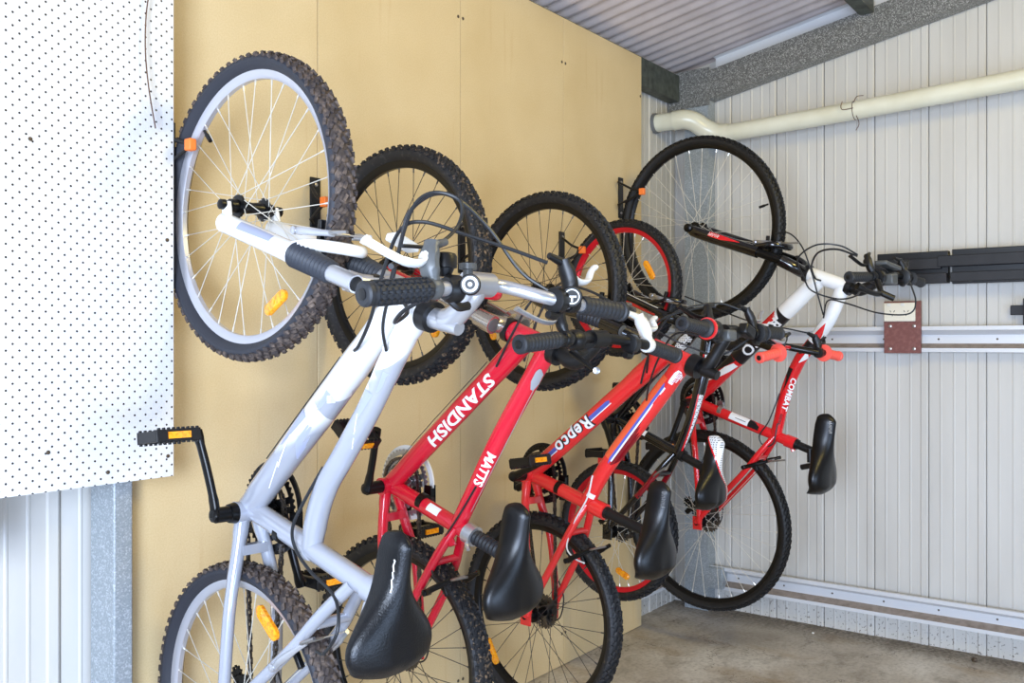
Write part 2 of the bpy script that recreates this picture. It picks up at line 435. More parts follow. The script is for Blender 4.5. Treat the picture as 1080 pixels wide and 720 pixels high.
# pegboard
pb = thing('pegboard', 'white perforated pegboard hanging at the left edge above the blue-grey steel', 'pegboard', (.60, -.08, .905))
bm = NB(); box(bm, (-.4, .0025, .71), (2.028, .005, 1.42)); obj('board', bm, PEG, pb)
for (x, z) in ((.46, .025), (.335, .078), (.30, .69), (.60, .045), (.598, .52), (-.2, .4)):
    bm = NB(); lathe(bm, (x - .0, -.0002, z), (0, -1, 0), [(0, .0045), (.0012, .004), (.002, .0015)], 10); obj('screw', bm, SCREW, pb)
bm = NB(); box(bm, (.2, .038, .55), (.045, .066, 1.3)); box(bm, (.2, .005, .55), (.04, .002, 1.28)); obj('batten', bm, mat('pine_batten', (150, 116, 74), .7), pb)
bm = NB(); tube(bm, spl([(1.146, -.087, 2.05), (1.147, -.0965, 1.98), (1.1405, -.091, 1.90), (1.137, -.094, 1.82), (1.143, -.098, 1.74), (1.157, -.1, 1.66)], 6), .0016, 6)
box(bm, (1.147, -.0835, 2.0), (.006, .008, .05))
tag(obj('hanging_wire', bm, WIRE), 'thin rusty wire dangling over the upper right edge of the pegboard', 'wire')

# pipe
pp = thing('waste_pipe', 'cream plastic pipe running from the corner elbow along the right wall', 'pipe', (3.72, 0, 2.19))
PO = Vector((3.72, 0, 2.19))
def rel(l): return [Vector(p) - PO for p in l]
bm = NB(); tube(bm, rel(spl([(3.742, .085, 2.180), (3.746, .03, 2.181), (3.755, -.045, 2.183)], 4)), .039, 24); obj('stub_pipe', bm, PVC, pp)
bm = NB(); tube(bm, rel([(3.7435, .066, 2.1803), (3.7445, .052, 2.1806)]), .0445, 24); obj('sealing_ring', bm, GREY_SEAL, pp)
bm = NB(); tube(bm, rel(spl([(3.752, -.025, 2.182), (3.762, -.070, 2.184), (3.782, -.110, 2.172), (3.812, -.150, 2.140), (3.832, -.195, 2.118), (3.838, -.245, 2.113)], 6)), .0425, 24); obj('elbow', bm, PVC, pp)
bm = NB(); tube(bm, rel([(3.832, -.20, 2.112), (3.84, -.60, 2.126), (3.84, -1.6, 2.168), (3.84, -4.1, 2.27)]), .037, 24); obj('long_pipe', bm, PVC, pp)
bm = NB()
lathe(bm, Vector((3.84, -.785, 2.1335)) - PO, (0, -1, .045), [(-.0012, .0385), (.0012, .0385)], 24)
tube(bm, rel(spl([(3.80, -.79, 2.135), (3.785, -.755, 2.13), (3.79, -.745, 2.145), (3.792, -.75, 2.165)], 5)), .0016, 6)
tube(bm, rel(spl([(3.81, -.79, 2.16), (3.80, -.805, 2.178), (3.80, -.83, 2.178)], 5)), .0016, 6)
tube(bm, rel(spl([(3.81, -.80, 2.105), (3.805, -.812, 2.07), (3.805, -.80, 2.045)], 5)), .0016, 6)
obj('wire_tie', bm, WIRE, pp, label='rusty wire tie twisted round the pipe')

# power outlet on its brown board
po = thing('power_outlet', 'cream double power point on a brown board fixed over the middle batten', 'power outlet', (XR - .052, -.955, 1.157))
bm = NB(); box(bm, (-.009, 0, .103), (.018, .138, .206)); obj('mounting_board', bm, OUTB, po, bevel=.0015)
bm = NB(); box(bm, (-.023, .008, .163), (.012, .118, .074)); obj('face_plate', bm, OUTLET, po, bevel=.003)
for sy in (.034, -.018):
    bm = NB(); box(bm, (-.0305, sy + .013, .193), (.004, .014, .010)); obj('rocker_switch', bm, WPL, po, bevel=.001)
    bm = NB()
    for dy, dz, rz_ in ((-.007, .006, 30), (.007, .006, -30), (0, -.009, 0)):
        q = Matrix.Rotation(R_(rz_), 3, 'X'); box(bm, (-.0293, sy + dy, .16 + dz), (.001, .0022, .008), q)
    obj('socket', bm, SLOT, po, label='three small dark pin slots')
for sy, sz in ((.045, .018), (.045, .108), (-.045, .018), (-.045, .108)):
    bm = NB(); lathe(bm, (-.0185, sy, sz), (-1, 0, 0), [(0, .007), (.002, .0065), (.0035, .002)], 12); obj('screw', bm, ZSCREW, po)

# black painted timber rack on the right wall
bx = thing('wall_rack', 'long black slatted timber rack fixed to the right wall behind the farthest handlebar', 'rack', (XR - .03, -.86, 1.42))
bm = NB(); box(bm, (-.015, -.13, .072), (.03, .265, .125)); obj('backing', bm, BLKP, bx, bevel=.002)
bm = NB(); box(bm, (-.045, -.118, .085), (.03, .245, .042)); obj('slat', bm, BLKWOOD, bx, bevel=.002)
bm = NB(); box(bm, (-.045, -.131, .028), (.03, .262, .038)); obj('slat', bm, BLKWOOD, bx, bevel=.002)
bm = NB(); box(bm, (-.015, -.79, .072), (.03, 1.03, .132)); obj('backing', bm, BLKP, bx, bevel=.002)
bm = NB(); box(bm, (-.047, -.77, .092), (.034, 1.08, .042)); obj('slat', bm, BLKWOOD, bx, bevel=.002)
bm = NB(); box(bm, (-.045, -.79, .030), (.03, 1.03, .036)); obj('slat', bm, BLKWOOD, bx, bevel=.002)
bt = thing('cross_bracket', 'small dark cross-shaped bracket on the right wall at the picture edge', 'bracket', (XR - .01, -1.40, 1.264))
bm = NB(); box(bm, (-.008, 0, .057), (.016, .14, .036)); obj('cross_bar', bm, BLKWOOD, bt, bevel=.002)
bm = NB(); box(bm, (-.02, -.012, .05), (.024, .075, .10)); obj('upright', bm, BLKWOOD, bt, bevel=.002)

# litter at the foot of the wall
for (x, y, r_, lb) in ((3.86, -1.22, .012, 'small dark clod on the floor against the right wall at far right'), (3.83, -.62, .005, 'tiny white pebble on the floor near the right wall')):
    bm = NB(); bmesh.ops.create_icosphere(bm, subdivisions=2, radius=r_)
    for v in bm.verts: v.co *= 1 + rnd.uniform(-.25, .25); v.co.z *= .7
    o = obj('pebble' if r_ < .01 else 'dirt_clod', bm, SCREW if r_ > .01 else WPL); o.location = (x, y, r_ * .55); tag(o, lb, 'debris', None)

# ------------------------------------------------------------------ bicycle parts
def make_tyre(R, r, mats, N=66, knob=.0055, rout=.039):
    """mats = (sidewall, tread); the casing bulges out of the rim edge at R - rout"""
    kr = random.Random(3); bm = NB(); Rr = R - rout; ro = R - knob; Rc = Rr + (ro - Rr) * .56; hr = ro - Rc; hi = Rc - Rr + .001; n1, n2 = 96, 16; rings = []
    prof = []
    for j in range(n2 + 1):
        p = R_(-158 + 316 * j / n2); c_ = math.cos(p); x = r * math.sin(p)
        if c_ < 0: x = math.copysign(r * (1 - (1 - abs(math.sin(p))) * 1.0), p) * (1 - .25 * c_ * c_)
        prof.append((x, Rc + (hr * c_ if c_ > 0 else hi * c_ / .927)))
    for i in range(n1):
        th = 2 * math.pi * i / n1; e = Vector((0, math.cos(th), math.sin(th)))
        rings.append([bm.verts.new(e * q + Vector((x, 0, 0))) for x, q in prof])
    for i in range(n1):
        for j in range(n2):
            f = bm.faces.new((rings[i][j], rings[i][j + 1], rings[(i + 1) % n1][j + 1], rings[(i + 1) % n1][j]))
            f.material_index = 1 if abs(-158 + 316 * (j + .5) / n2) < 62 else 0
    for i in range(N):
        for (dphi, off, lc, lw) in ((.22, 0, .58, .0085), (-.22, .5, .58, .0085), (.66, .5, .50, .008), (-.66, 0, .50, .008), (1.08, 0, .52, .009), (-1.08, .5, .52, .009)):
            th = 2 * math.pi * (i + off + kr.uniform(-.08, .08)) / N; e = Vector((0, math.cos(th), math.sin(th))); t = Vector((0, -math.sin(th), math.cos(th))); X = Vector((1, 0, 0))
            nrm = e * math.cos(dphi) + X * math.sin(dphi); w = nrm.cross(t)
            p = e * (Rc + hr * math.cos(dphi)) + X * (r * math.sin(dphi))
            sl = (.45 if dphi > 0 else -.45) + kr.uniform(-.15, .15); t2 = (t * math.cos(sl) + w * math.sin(sl)); w2 = nrm.cross(t2)
            box(bm, p + nrm * (knob * (.18 + kr.uniform(-.1, .1))), (knob * 1.5, 2 * math.pi * R / N * lc * .92, lw * .78), axes=(nrm, t2, w2), mi=1)
    return mesh_of('tyre', bm, mats, 30)

def wheel(bk, name, R, c, rimm, tyme, spm, hubm, hw=.046, nsp=32, rdepth=.016, rout=.039, rear=False, seed=0):
    Rr = R - rout
    bm = NB()
    prof = [(-.0115, Rr), (-.0125, Rr + .003), (-.0105, Rr + .004), (.0105, Rr + .004), (.0125, Rr + .003), (.0115, Rr), (.010, Rr - rdepth * .65), (.005, Rr - rdepth), (-.005, Rr - rdepth), (-.010, Rr - rdepth * .65)]
    lathe(bm, (0, 0, 0), (1, 0, 0), prof, 96, closed=True)
    w = obj(name, bm, rimm, bk); w.location = V(*c)
    ty = bpy.data.objects.new('tyre', tyme); COL.objects.link(ty); ty.parent = w
    f = .030
    bm = NB(); h = hw
    lathe(bm, (0, 0, 0), (1, 0, 0), [(-h - .012, .005), (-h - .012, .009), (-h - .004, .009), (-h - .004, .0135), (-f - .004, .0145), (-f - .003, .024), (-f + .001, .025), (-f + .004, .015), (0, .0115),
                                     (f - .004, .015), (f - .001, .025), (f + .003, .024), (f + .004, .0145), (h + .004, .0135), (h + .004, .009), (h + .012, .009), (h + .012, .005)], 20)
    obj('hub', bm, hubm, w)
    hubr, ri = .021, Rr - rdepth + .001
    kinds = []
    for side in (-1, 1):
        for d in (-1, 1):
            bm = NB(); a = d * R_(68)
            p0 = Vector((side * (f + (.001 if d > 0 else -.001)), hubr * math.sin(a), hubr * math.cos(a))); p1 = Vector((side * .002, 0, ri))
            tube(bm, [p0, p1], .00100, 5)
            q = p1 + (p0 - p1).normalized() * .012; tube(bm, [p1, q], .002, 6)
            kinds.append(mesh_of('spoke', bm, spm))
    for i in range(nsp):
        s = bpy.data.objects.new('spoke', kinds[(i % 2) * 2 + (i // 2) % 2]); COL.objects.link(s); s.parent = w
        s.rotation_euler = (2 * math.pi * (i + seed) / nsp, 0, 0)
    return w

def reflector(w, pos_us, ang, o=-.012, L=.062, W=.022, name='wheel_reflector', m=None):
    """amber capsule on the spokes; pos in wheel space (u, s); ang = direction angle in the u-s plane"""
    bm = NB(); n = 20; pts = []
    for k in range(n):
        a = 2 * math.pi * k / n; x = math.cos(a) * W / 2; y = math.sin(a) * W / 2
        x += (L - W) / 2 * (1 if math.cos(a) > 0 else -1); pts.append((x, y * (.8 + .2 * abs(math.sin(a)))))
    ca, sa = math.cos(ang), math.sin(ang)
    def P(x, y, oo): return V(oo, pos_us[0] + x * ca - y * sa, pos_us[1] + x * sa + y * ca)
    r0 = [bm.verts.new(P(x, y, o + .005)) for x, y in pts]; r1 = [bm.verts.new(P(x, y, o - .002)) for x, y in pts]; r2 = [bm.verts.new(P(x * .86, y * .8, o - .005)) for x, y in pts]
    for A, B in ((r0, r1), (r1, r2)):
        for k in range(n): bm.faces.new((A[k], A[(k + 1) % n], B[(k + 1) % n], B[k]))
    bm.faces.new(r0[::-1]); bm.faces.new(r2)
    box(bm, P(0, 0, o - .005), (.003, .007, .009)); box(bm, P(L * .28, 0, o - .005), (.002, .010, .002)); box(bm, P(-L * .28, 0, o - .005), (.002, .010, .002))
    return obj(name, bm, m or AMBER, w, label='amber wheel reflector')

def valve(w, pos, R):
    bm = NB(); p = Vector((0, -pos[0], pos[1])); e = p.normalized(); tube(bm, [e * (R - .056), e * (R - .085)], .0035, 8); tube(bm, [e * (R - .07), e * (R - .092)], .005, 8)
    obj('valve', bm, BLKP, w)

def gear(bm, c, r, teeth, th, inner=.55, mi=0, arms=5):
    c = Vector(c); n = teeth * 4; prof = []
    out = []
    for k in range(n):
        a = 2 * math.pi * k / n; rr = r + (.0028 if k % 4 in (0, 1) else -.0028)
        out.append((math.cos(a) * rr, math.sin(a) * rr))
    ri = r * .86
    rings = []
    for x in (-th / 2, th / 2):
        rings.append([bm.verts.new(c + Vector((x, a, b))) for a, b in out])
        rings.append([bm.verts.new(c + Vector((x, math.cos(2 * math.pi * k / n) * ri, math.sin(2 * math.pi * k / n) * ri))) for k in range(n)])
    A, B, C_, D = rings
    for k in range(n):
        j = (k + 1) % n
        for q in ((A[k], A[j], C_[j], C_[k]), (B[k], D[k], D[j], B[j]), (A[k], B[k], B[j], A[j]), (C_[k], C_[j], D[j], D[k])): bm.faces.new(q).material_index = mi
    for k in range(arms):
        a = 2 * math.pi * k / arms + .3; e = Vector((0, math.cos(a), math.sin(a))); t = Vector((0, -math.sin(a), math.cos(a)))
        box(bm, c + e * (ri * .58), (th, ri * .95, .014), axes=(Vector((1, 0, 0)), e, t), mi=mi)

def chain_loop(bk, c1, r1, c2, r2, o, jock=None):
    """chain round the chainring (c1, r1) and sprocket (c2, r2); c = (u, s)"""
    a1, a2 = Vector((c1[0], c1[1])), Vector((c2[0], c2[1])); d = (a2 - a1); L = d.length; d.normalize(); nrm = Vector((-d.y, d.x))
    path = []
    for k in range(25):
        t = math.pi * (k / 24) ; path.append(a1 + (nrm * math.cos(t) - d * math.sin(t)) * r1)
    lower = []
    if jock:
        for (ju, js, jr) in jock: path.append(Vector((ju, js)))
    for k in range(13):
        t = math.pi * (k / 12); path.append(a2 + (-nrm * math.cos(t) + d * math.sin(t)) * r2)
    path.append(path[0])
    pts = []; step = .0127; acc = 0
    for a, b in zip(path[:-1], path[1:]):
        seg = (b - a).length
        while acc < seg: pts.append(a + (b - a) * (acc / seg)); acc += step
        acc -= seg
    bm = NB(); n = len(pts)
    for i in range(n):
        p, q = pts[i], pts[(i + 1) % n]
        if (q - p).length > .03: continue
        m_ = (p + q) / 2; t = (q - p).normalized(); T = Vector((0, -t.x, t.y)); X = Vector((1, 0, 0)); Nn = T.cross(X)
        wd = .0022 if i % 2 else .0038
        for sx in (-1, 1): box(bm, V(o, m_.x, m_.y) + X * (sx * wd), (.0012, .0135, .008), axes=(X, T, Nn))
        lathe(bm, V(o, p.x, p.y) - X * .0035, (1, 0, 0), [(0, .0038), (.007, .0038)], 6)
    obj('chain', bm, CHAINM, bk)

def crank_and_pedal(bk, bb, side, ang, length, m, pedm, pang=0, ped_len=.092, amber=True):
    """side -1 left / +1 right, ang measured in the u-s plane from +u"""
    o0 = side * .062; o1 = side * .088; e = Vector((0, -math.cos(ang), math.sin(ang)))
    b0 = V(o0, *bb); b1 = V(side * .080, *bb); tip = V(o1 + side * .012, *bb) + e * length
    bm = NB(); tube(bm, [b0 - Vector((side * .03, 0, 0)), b1], .016, 16)
    tube(bm, spl([b1 - e * .004, b1 + e * .03, b1 + e * length * .6 + Vector((side * .008, 0, 0)), tip + e * .008], 5), [.0155, .012, .0105, .0105, .013], 12, sq=.75)
    lathe(bm, b1, (side, 0, 0), [(-.002, .014), (.007, .013), (.008, .010)], 16)
    ca = obj('crank_arm', bm, m, bk)
    # pedal: a toothed cage round a spindle, reflectors on both long faces
    bm = NB(); X = Vector((side, 0, 0)); t = Vector((0, -math.cos(pang), math.sin(pang))); n = Vector((0, math.sin(pang), math.cos(pang)))
    c = tip + X * (.014 + ped_len / 2)
    tube(bm, [tip - X * .004, tip + X * (ped_len + .010)], .0075, 10)
    for sgn in (-1, 1):
        box(bm, c + t * (sgn * .036), (ped_len, .007, .024), axes=(X, t, n))
        box(bm, c + X * (sgn * (ped_len / 2 - .005)), (.010, .076, .022), axes=(X, t, n))
        for k in range(9):
            for q in (-1, 1): box(bm, c + t * (sgn * .036) + X * (-ped_len / 2 + .006 + k * (ped_len - .012) / 8) + n * (q * .0135), (.005, .006, .004), axes=(X, t, n))
    box(bm, c, (.012, .07, .014), axes=(X, t, n)); box(bm, c, (ped_len * .9, .018, .016), axes=(X, t, n))
    pe = obj('pedal', bm, pedm, bk, bevel=.001)
    if amber:
        for sgn in (-1, 1):
            bm = NB(); box(bm, c + t * (sgn * .041), (ped_len * .5, .004, .013), axes=(X, t, n)); obj('pedal_reflector', bm, AMBER, pe, label='amber pedal reflector')

def grip(bk, p0, p1, r, m, ribs=8, flange=None, name='grip', knobbly=False):
    """p0 inner end, p1 outer end"""
    p0, p1 = V(*p0), V(*p1); a = p1 - p0; L = a.length; a.normalize(); bm = NB()
    prof = [(0, r * .9)]
    if flange: prof = [(0, r), (.001, flange), (.006, flange), (.008, r)]
    n = ribs * 3; s0 = prof[-1][0] + .003
    for k in range(n + 1):
        prof.append((s0 + (L - .012 - s0) * k / n, r * (1.0 if k % 3 else .88)))
    prof += [(L - .010, r * 1.08), (L - .003, r * 1.1), (L, r * .92)]
    lathe(bm, p0, a, prof, 20)
    if knobbly:
        x = a.orthogonal().normalized(); y = a.cross(x)
        for k in range(ribs):
            for j in range(12):
                q = 2 * math.pi * j / 12; e = x * math.cos(q) + y * math.sin(q)
                box(bm, p0 + a * (s0 + (L - .018 - s0) * (k + .6) / ribs) + e * r, ((L - .02) / ribs * .55, r * .3, .004), axes=(a, a.cross(e), e))
    g = obj(name, bm, m, bk)
    bm = NB(); lathe(bm, p0 + a * (L + .0003), a, [(-.001, r * .5), (.0008, r * .5), (.0016, r * .3)], 14); obj('end_cap', bm, BLKP, g)
    return g

def lever(bk, side, bp, body_m, blade_m, L=.115, up=.055, du=-.015, tilt=0., k=1.0):
    """brake lever clamped at bar point bp=(o,u,s); blade sweeps outward ahead of the grip"""
    o, u, s = bp
    bm = NB(); lathe(bm, V(*bp), (1, .0, 0), [(-.010, .015), (-.008, .0165), (.008, .0165), (.010, .015)], 16)
    tube(bm, spl([V(o, u, s + .01), V(o + side * .002, u + du * .5, s + up * .55), V(o - side * .008, u + du, s + up)], 4), [.010 * k, .0125 * k, .0125 * k, .010 * k], 10, sq=.8)
    tube(bm, [V(o - side * .002, u + du, s + up * .9), V(o - side * .040, u + du - .004, s + up + .004)], [.0085, .0055], 10)
    b = obj('brake_lever', bm, body_m, bk)
    bm = NB(); q0 = V(o + side * .004, u + du, s + up * .75)
    tube(bm, spl([q0, V(o + side * .022, u + du + .006, s + up * .52 + tilt * .2), V(o + side * .055, u + du + .004, s + up * .55 + tilt * .5), V(o + side * (L - .01), u + du - .006, s + up * .80 + tilt), V(o + side * (L + .006), u + du - .010, s + up * .92 + tilt)], 6),
         [.0085 * k, .0075 * k, .007 * k, .0062 * k, .0062 * k, .0072 * k], 10, sq=.6)
    obj('lever_blade', bm, blade_m, b, label=('pale metal brake lever blade' if blade_m in (WPL, PALE, WHITEP) else None))
    return b

def shifter(bk, bp, side, m, r=.021, dial=True):
    o, u, s = bp; bm = NB()
    lathe(bm, V(o - side * .010, u, s), (side, 0, 0), [(-.012, r * .7), (-.010, r), (.006, r), (.010, r * .85), (.014, r * .8)], 20)
    tube(bm, spl([V(o - side * .006, u - .004, s - .012), V(o - side * .02, u + .004, s - .026), V(o - side * .04, u + .004, s - .024)], 4), .007, 8)
    x = obj('shifter', bm, m, bk)
    if dial:
        bm = NB(); lathe(bm, V(o - side * .014, u + .018, s + .006), (-.5, -.8, .2), [(0, .016), (.008, .0155), (.009, .013)], 20); obj('shift_dial', bm, m, x)
        bm = NB(); lathe(bm, V(o - side * .014, u + .018, s + .006) + Vector((-.5, -.8, .2)).normalized() * .009, (-.5, -.8, .2), [(0, .012), (.001, .012), (.001, .008), (0.0003, .008)], 20); obj('dial_ring', bm, WPL, x)
    return x

def cable(bk, pts, r=.0025, m=None, name='cable', k=8):
    bm = NB(); tube(bm, spl([V(*p) for p in pts], k), r, 8); return obj(name, bm, m or CABLE, bk)

def saddle(bk, nose, tail, width, m, nosew=.020, mats=None, mfn=None, post=None, dip=.006, drop=.03, postm=None, railm=None, res=3):
    """nose, tail = (u, s)"""
    key = [(0, .05), (.008, .34), (.022, .56), (.045, .76), (.075, .90), (.11, .99), (.16, 1.05), (.22, 1.10), (.30, 1.22), (.38, 1.48), (.47, 1.98), (.56, 2.62), (.64, 3.18), (.71, 3.58), (.77, 3.75), (.83, 3.68), (.885, 3.38), (.93, 2.90), (.965, 2.25), (.988, 1.5), (1, .7)]
    kp = spl([Vector((t * 4, wd, 0)) for t, wd in key], res); T = [p.x / 4 for p in kp]; Wd = [p.y for p in kp]
    bm = NB(); k = (width / 2) / (3.75 * nosew); rings = []; NJ = 26 if res < 5 else 70
    for t, wd in zip(T, Wd):
        f = min(1, max(0, (t - .25) / .45)); f = f * f * (3 - 2 * f)
        hw = nosew * wd * (1 + (k - 1) * f)
        u = nose[0] + (tail[0] - nose[0]) * t - dip * math.sin(math.pi * min(1, t * 1.15))
        if t < .12: u -= (.12 - t) ** 2 * 2.2
        if t > .86: u -= (t - .86) ** 2 * 1.6
        s = nose[1] + (tail[1] - nose[1]) * t; dr = drop * (1 + .25 * (1 - f)) * min(1, .12 + wd * .88)
        ring = []
        for j in range(NJ + 1):
            a = R_(-118 + 236 * j / NJ); o = hw * math.sin(a)
            uu = u - dr * (1 - math.cos(a)) ** (.92)
            if t > .6: uu -= .004 * math.exp(-(o / .012) ** 2) * min(1, (t - .6) * 4)
            ring.append(bm.verts.new(V(o, uu, s)))
        rings.append(ring)
    for i in range(len(rings) - 1):
        for j in range(NJ):
            f = bm.faces.new((rings[i][j], rings[i][j + 1], rings[i + 1][j + 1], rings[i + 1][j]))
            if mfn: f.material_index = mfn((T[i] + T[i + 1]) / 2, -1 + 2 * (j + .5) / NJ)
        bm.faces.new((rings[i][NJ], rings[i][0], rings[i + 1][0], rings[i + 1][NJ]))
    bm.faces.new(rings[0][::-1]); bm.faces.new(rings[-1])
    sd = obj('saddle', bm, mats or m, bk, sharp=60)
    um = (nose[0] + tail[0]) / 2
    for sx in (-1, 1):
        bm = NB(); L = tail[1] - nose[1]
        tube(bm, spl([V(sx * .010, nose[0] - .045, nose[1] + L * .12), V(sx * .018, um - .062, nose[1] + L * .35), V(sx * .021, um - .064, nose[1] + L * .62), V(sx * .034, tail[0] - .045, nose[1] + L * .86)], 5), .0038, 8)
        obj('saddle_rail', bm, railm or BLKM, sd)
    return sd

def text_decal(bk, parent, txt, p0, p1, r, start, size, m, phi0=0., bold=.0, shear=0., space=1.0, name='lettering', lift=.0012, label=None, xs=1.0):
    """lettering wrapped on the left side of a tube running p0->p1 (reads from p0 to p1)"""
    cu = bpy.data.curves.new('lettering', 'FONT'); cu.body = txt; cu.size = size; cu.offset = bold; cu.shear = shear; cu.space_character = space
    cu.align_y = 'CENTER'; cu.resolution_u = 3
    t = bpy.data.objects.new('lettering_tmp', cu); COL.objects.link(t)
    dg = bpy.context.evaluated_depsgraph_get(); dg.update(); me = bpy.data.meshes.new_from_object(t.evaluated_get(dg))
    bpy.data.objects.remove(t)
    bm = NB(); bm.from_mesh(me)
    for q in range(-9, 10):
        bmesh.ops.bisect_plane(bm, geom=bm.verts[:] + bm.edges[:] + bm.faces[:], plane_co=(0, q * size * .06, 0), plane_no=(0, 1, 0))
    A = V(*p0); B = V(*p1); a = (B - A).normalized(); U = Vector((0, -1, 0)); e1 = (U - a * U.dot(a)).normalized(); e0 = Vector((-1, 0, 0)); e0 = (e0 - a * e0.dot(a)); e0 = (e0 - e1 * e0.dot(e1)).normalized()
    for v in bm.verts:
        x, y = v.co.x * xs + start, v.co.y; ph = y / r + phi0
        v.co = A + a * x + (e0 * math.cos(ph) + e1 * math.sin(ph)) * (r + lift)
    return obj(name, bm, m, parent, label=label)

def patch(parent, p0, p1, r, quad, m, name='decal', lift=.0008, label=None):
    """strip wrapped on a tube: quad = [(x, phi_lo, phi_hi)...], x metres along the tube, phi in degrees from the left side towards +u"""
    A = V(*p0); B = V(*p1); a = (B - A).normalized(); U = Vector((0, -1, 0)); e1 = (U - a * U.dot(a)).normalized(); e0 = Vector((-1, 0, 0)); e0 = (e0 - a * e0.dot(a)); e0 = (e0 - e1 * e0.dot(e1)).normalized()
    bm = NB(); rows = []
    Q = []
    for (x0, l0, h0), (x1, l1, h1) in zip(quad[:-1], quad[1:]):
        for k in range(4): t = k / 4; Q.append((x0 + (x1 - x0) * t, l0 + (l1 - l0) * t, h0 + (h1 - h0) * t))
    Q.append(quad[-1])
    rf = r if callable(r) else (lambda x: r)
    for x, lo, hi in Q:
        rows.append([bm.verts.new(A + a * x + (e0 * math.cos(R_(lo + (hi - lo) * j / 8)) + e1 * math.sin(R_(lo + (hi - lo) * j / 8))) * (rf(x) + lift)) for j in range(9)])
    for i in range(len(rows) - 1):
        for j in range(8): bm.faces.new((rows[i][j], rows[i][j + 1], rows[i + 1][j + 1], rows[i + 1][j]))
    return obj(name, bm, m, parent, label=label)

def scribble(parent, p0, p1, r, start, length, height, phi0, m, n=14, name='faint_mark', w=.0007, lift=.001, seed=1):
    """small worn print, too small to read: an irregular line wrapped on the surface"""
    A = V(*p0); B = V(*p1); a = (B - A).normalized(); U = Vector((0, -1, 0)); e1 = (U - a * U.dot(a)).normalized(); e0 = Vector((-1, 0, 0)); e0 = (e0 - a * e0.dot(a)); e0 = (e0 - e1 * e0.dot(e1)).normalized()
    q = random.Random(seed); pts = []
    for i in range(n * 2):
        y = (height / 2 if i % 2 else -height / 2) * q.uniform(.6, 1.0); x = start + length * i / (n * 2 - 1) + q.uniform(-.3, .3) * length / n; ph = y / r + phi0
        pts.append(A + a * x + (e0 * math.cos(ph) + e1 * math.sin(ph)) * (r + lift))
    bm = NB(); tube(bm, pts, w, 5); return obj(name, bm, m, parent)

def patch_path(parent, pts, rads, quad, m, name='decal', lift=.0008, label=None, k=5):
    """like patch but following a bent tube; quad x runs 0..1 along the path"""
    P = spl([V(*p) for p in pts], k); n = len(P); bm = NB(); rows = []
    for i, p in enumerate(P):
        t = i / (n - 1)
        if t < quad[0][0] or t > quad[-1][0]: continue
        for (x0, l0, h0), (x1, l1, h1) in zip(quad[:-1], quad[1:]):
            if x0 <= t <= x1: f = (t - x0) / (x1 - x0); lo = l0 + (l1 - l0) * f; hi = h0 + (h1 - h0) * f; break
        a = (P[min(i + 1, n - 1)] - P[max(i - 1, 0)]).normalized(); U = Vector((0, -1, 0)); e1 = (U - a * U.dot(a)).normalized(); e0 = Vector((-1, 0, 0)); e0 = (e0 - a * e0.dot(a)); e0 = (e0 - e1 * e0.dot(e1)).normalized()
        r = rads[0] + (rads[1] - rads[0]) * t + lift
        rows.append([bm.verts.new(p + (e0 * math.cos(R_(lo + (hi - lo) * j / 8)) + e1 * math.sin(R_(lo + (hi - lo) * j / 8))) * r) for j in range(9)])
    for i in range(len(rows) - 1):
        for j in range(8): bm.faces.new((rows[i][j], rows[i][j + 1], rows[i + 1][j + 1], rows[i + 1][j]))
    return obj(name, bm, m, parent, label=label)

def fork_boot(bm, a, b, r0, r1, ribs=10):
    a, b = V(*a), V(*b); L = (b - a).length; prof = []
    for k in range(ribs * 2 + 1):
        t = k / (ribs * 2); r = r0 + (r1 - r0) * t; prof.append((L * t, r * (1.0 if k % 2 else .86)))
    lathe(bm, a, b - a, prof, 20)

def bike_root(name, label, xf, zf, xr, zr, w, R, yaw):
    o = thing(name, label, 'bicycle', group='mountain bikes hanging from the wall hooks')
    y = R_(yaw); S = Vector((xf - xr, 0, zf - zr)).normalized(); U = Vector((math.sin(y), -math.cos(y), 0)); U = (U - S * S.dot(U)).normalized(); X = (-U).cross(S)
    M = Matrix((X, -U, S)).transposed().to_4x4(); M.translation = Vector((xr, -w - .006, zr - R))
    o.matrix_world = M
    return o

def cassette(w, rmax=.046, o=.022, n=7, m=None):
    bm = NB()
    for k in range(n):
        gear(bm, (o + k * .0042, 0, 0), rmax - (rmax - .022) * k / (n - 1), max(12, int((rmax - (rmax - .022) * k / (n - 1)) / .002)), .002, arms=3)
    lathe(bm, (o, 0, 0), (1, 0, 0), [(0, .017), (n * .0042, .017)], 16)
    obj('cassette', bm, m or CASS, w)

def rear_mech(bk, R, m=None, cab=True):
    bm = NB(); o = .052
    tube(bm, spl([V(o, 0, R), V(o + .01, -.028, R + .004), V(o + .004, -.055, R + .018)], 4), [.012, .016, .014], 10)
    for (u, s) in ((-.062, R + .016), (-.098, R + .052)):
        gear(bm, V(o - .010, u, s), .019, 11, .004, arms=4)
    for dx in (-.006, .004): box(bm, V(o - .010 + dx, -.080, R + .034), (.0015, .018, .075), axes=(Vector((1, 0, 0)), Vector((0, .7, .7)), Vector((0, .7, -.7)).cross(Vector((1, 0, 0))).normalized() if 0 else Vector((0, .707, .707))) if 0 else (Vector((1, 0, 0)), Vector((0, -.707, -.707)), Vector((0, .707, .707)).cross(Vector((1, 0, 0))).normalized()))
    obj('rear_derailleur', bm, m or BLKM, bk)
    if cab: cable(bk, [(.055, .03, R + .09), (.06, .045, R + .04), (.062, .03, R - .02), (.06, -.005, R - .035), (.056, -.035, R - .01)], .0022)

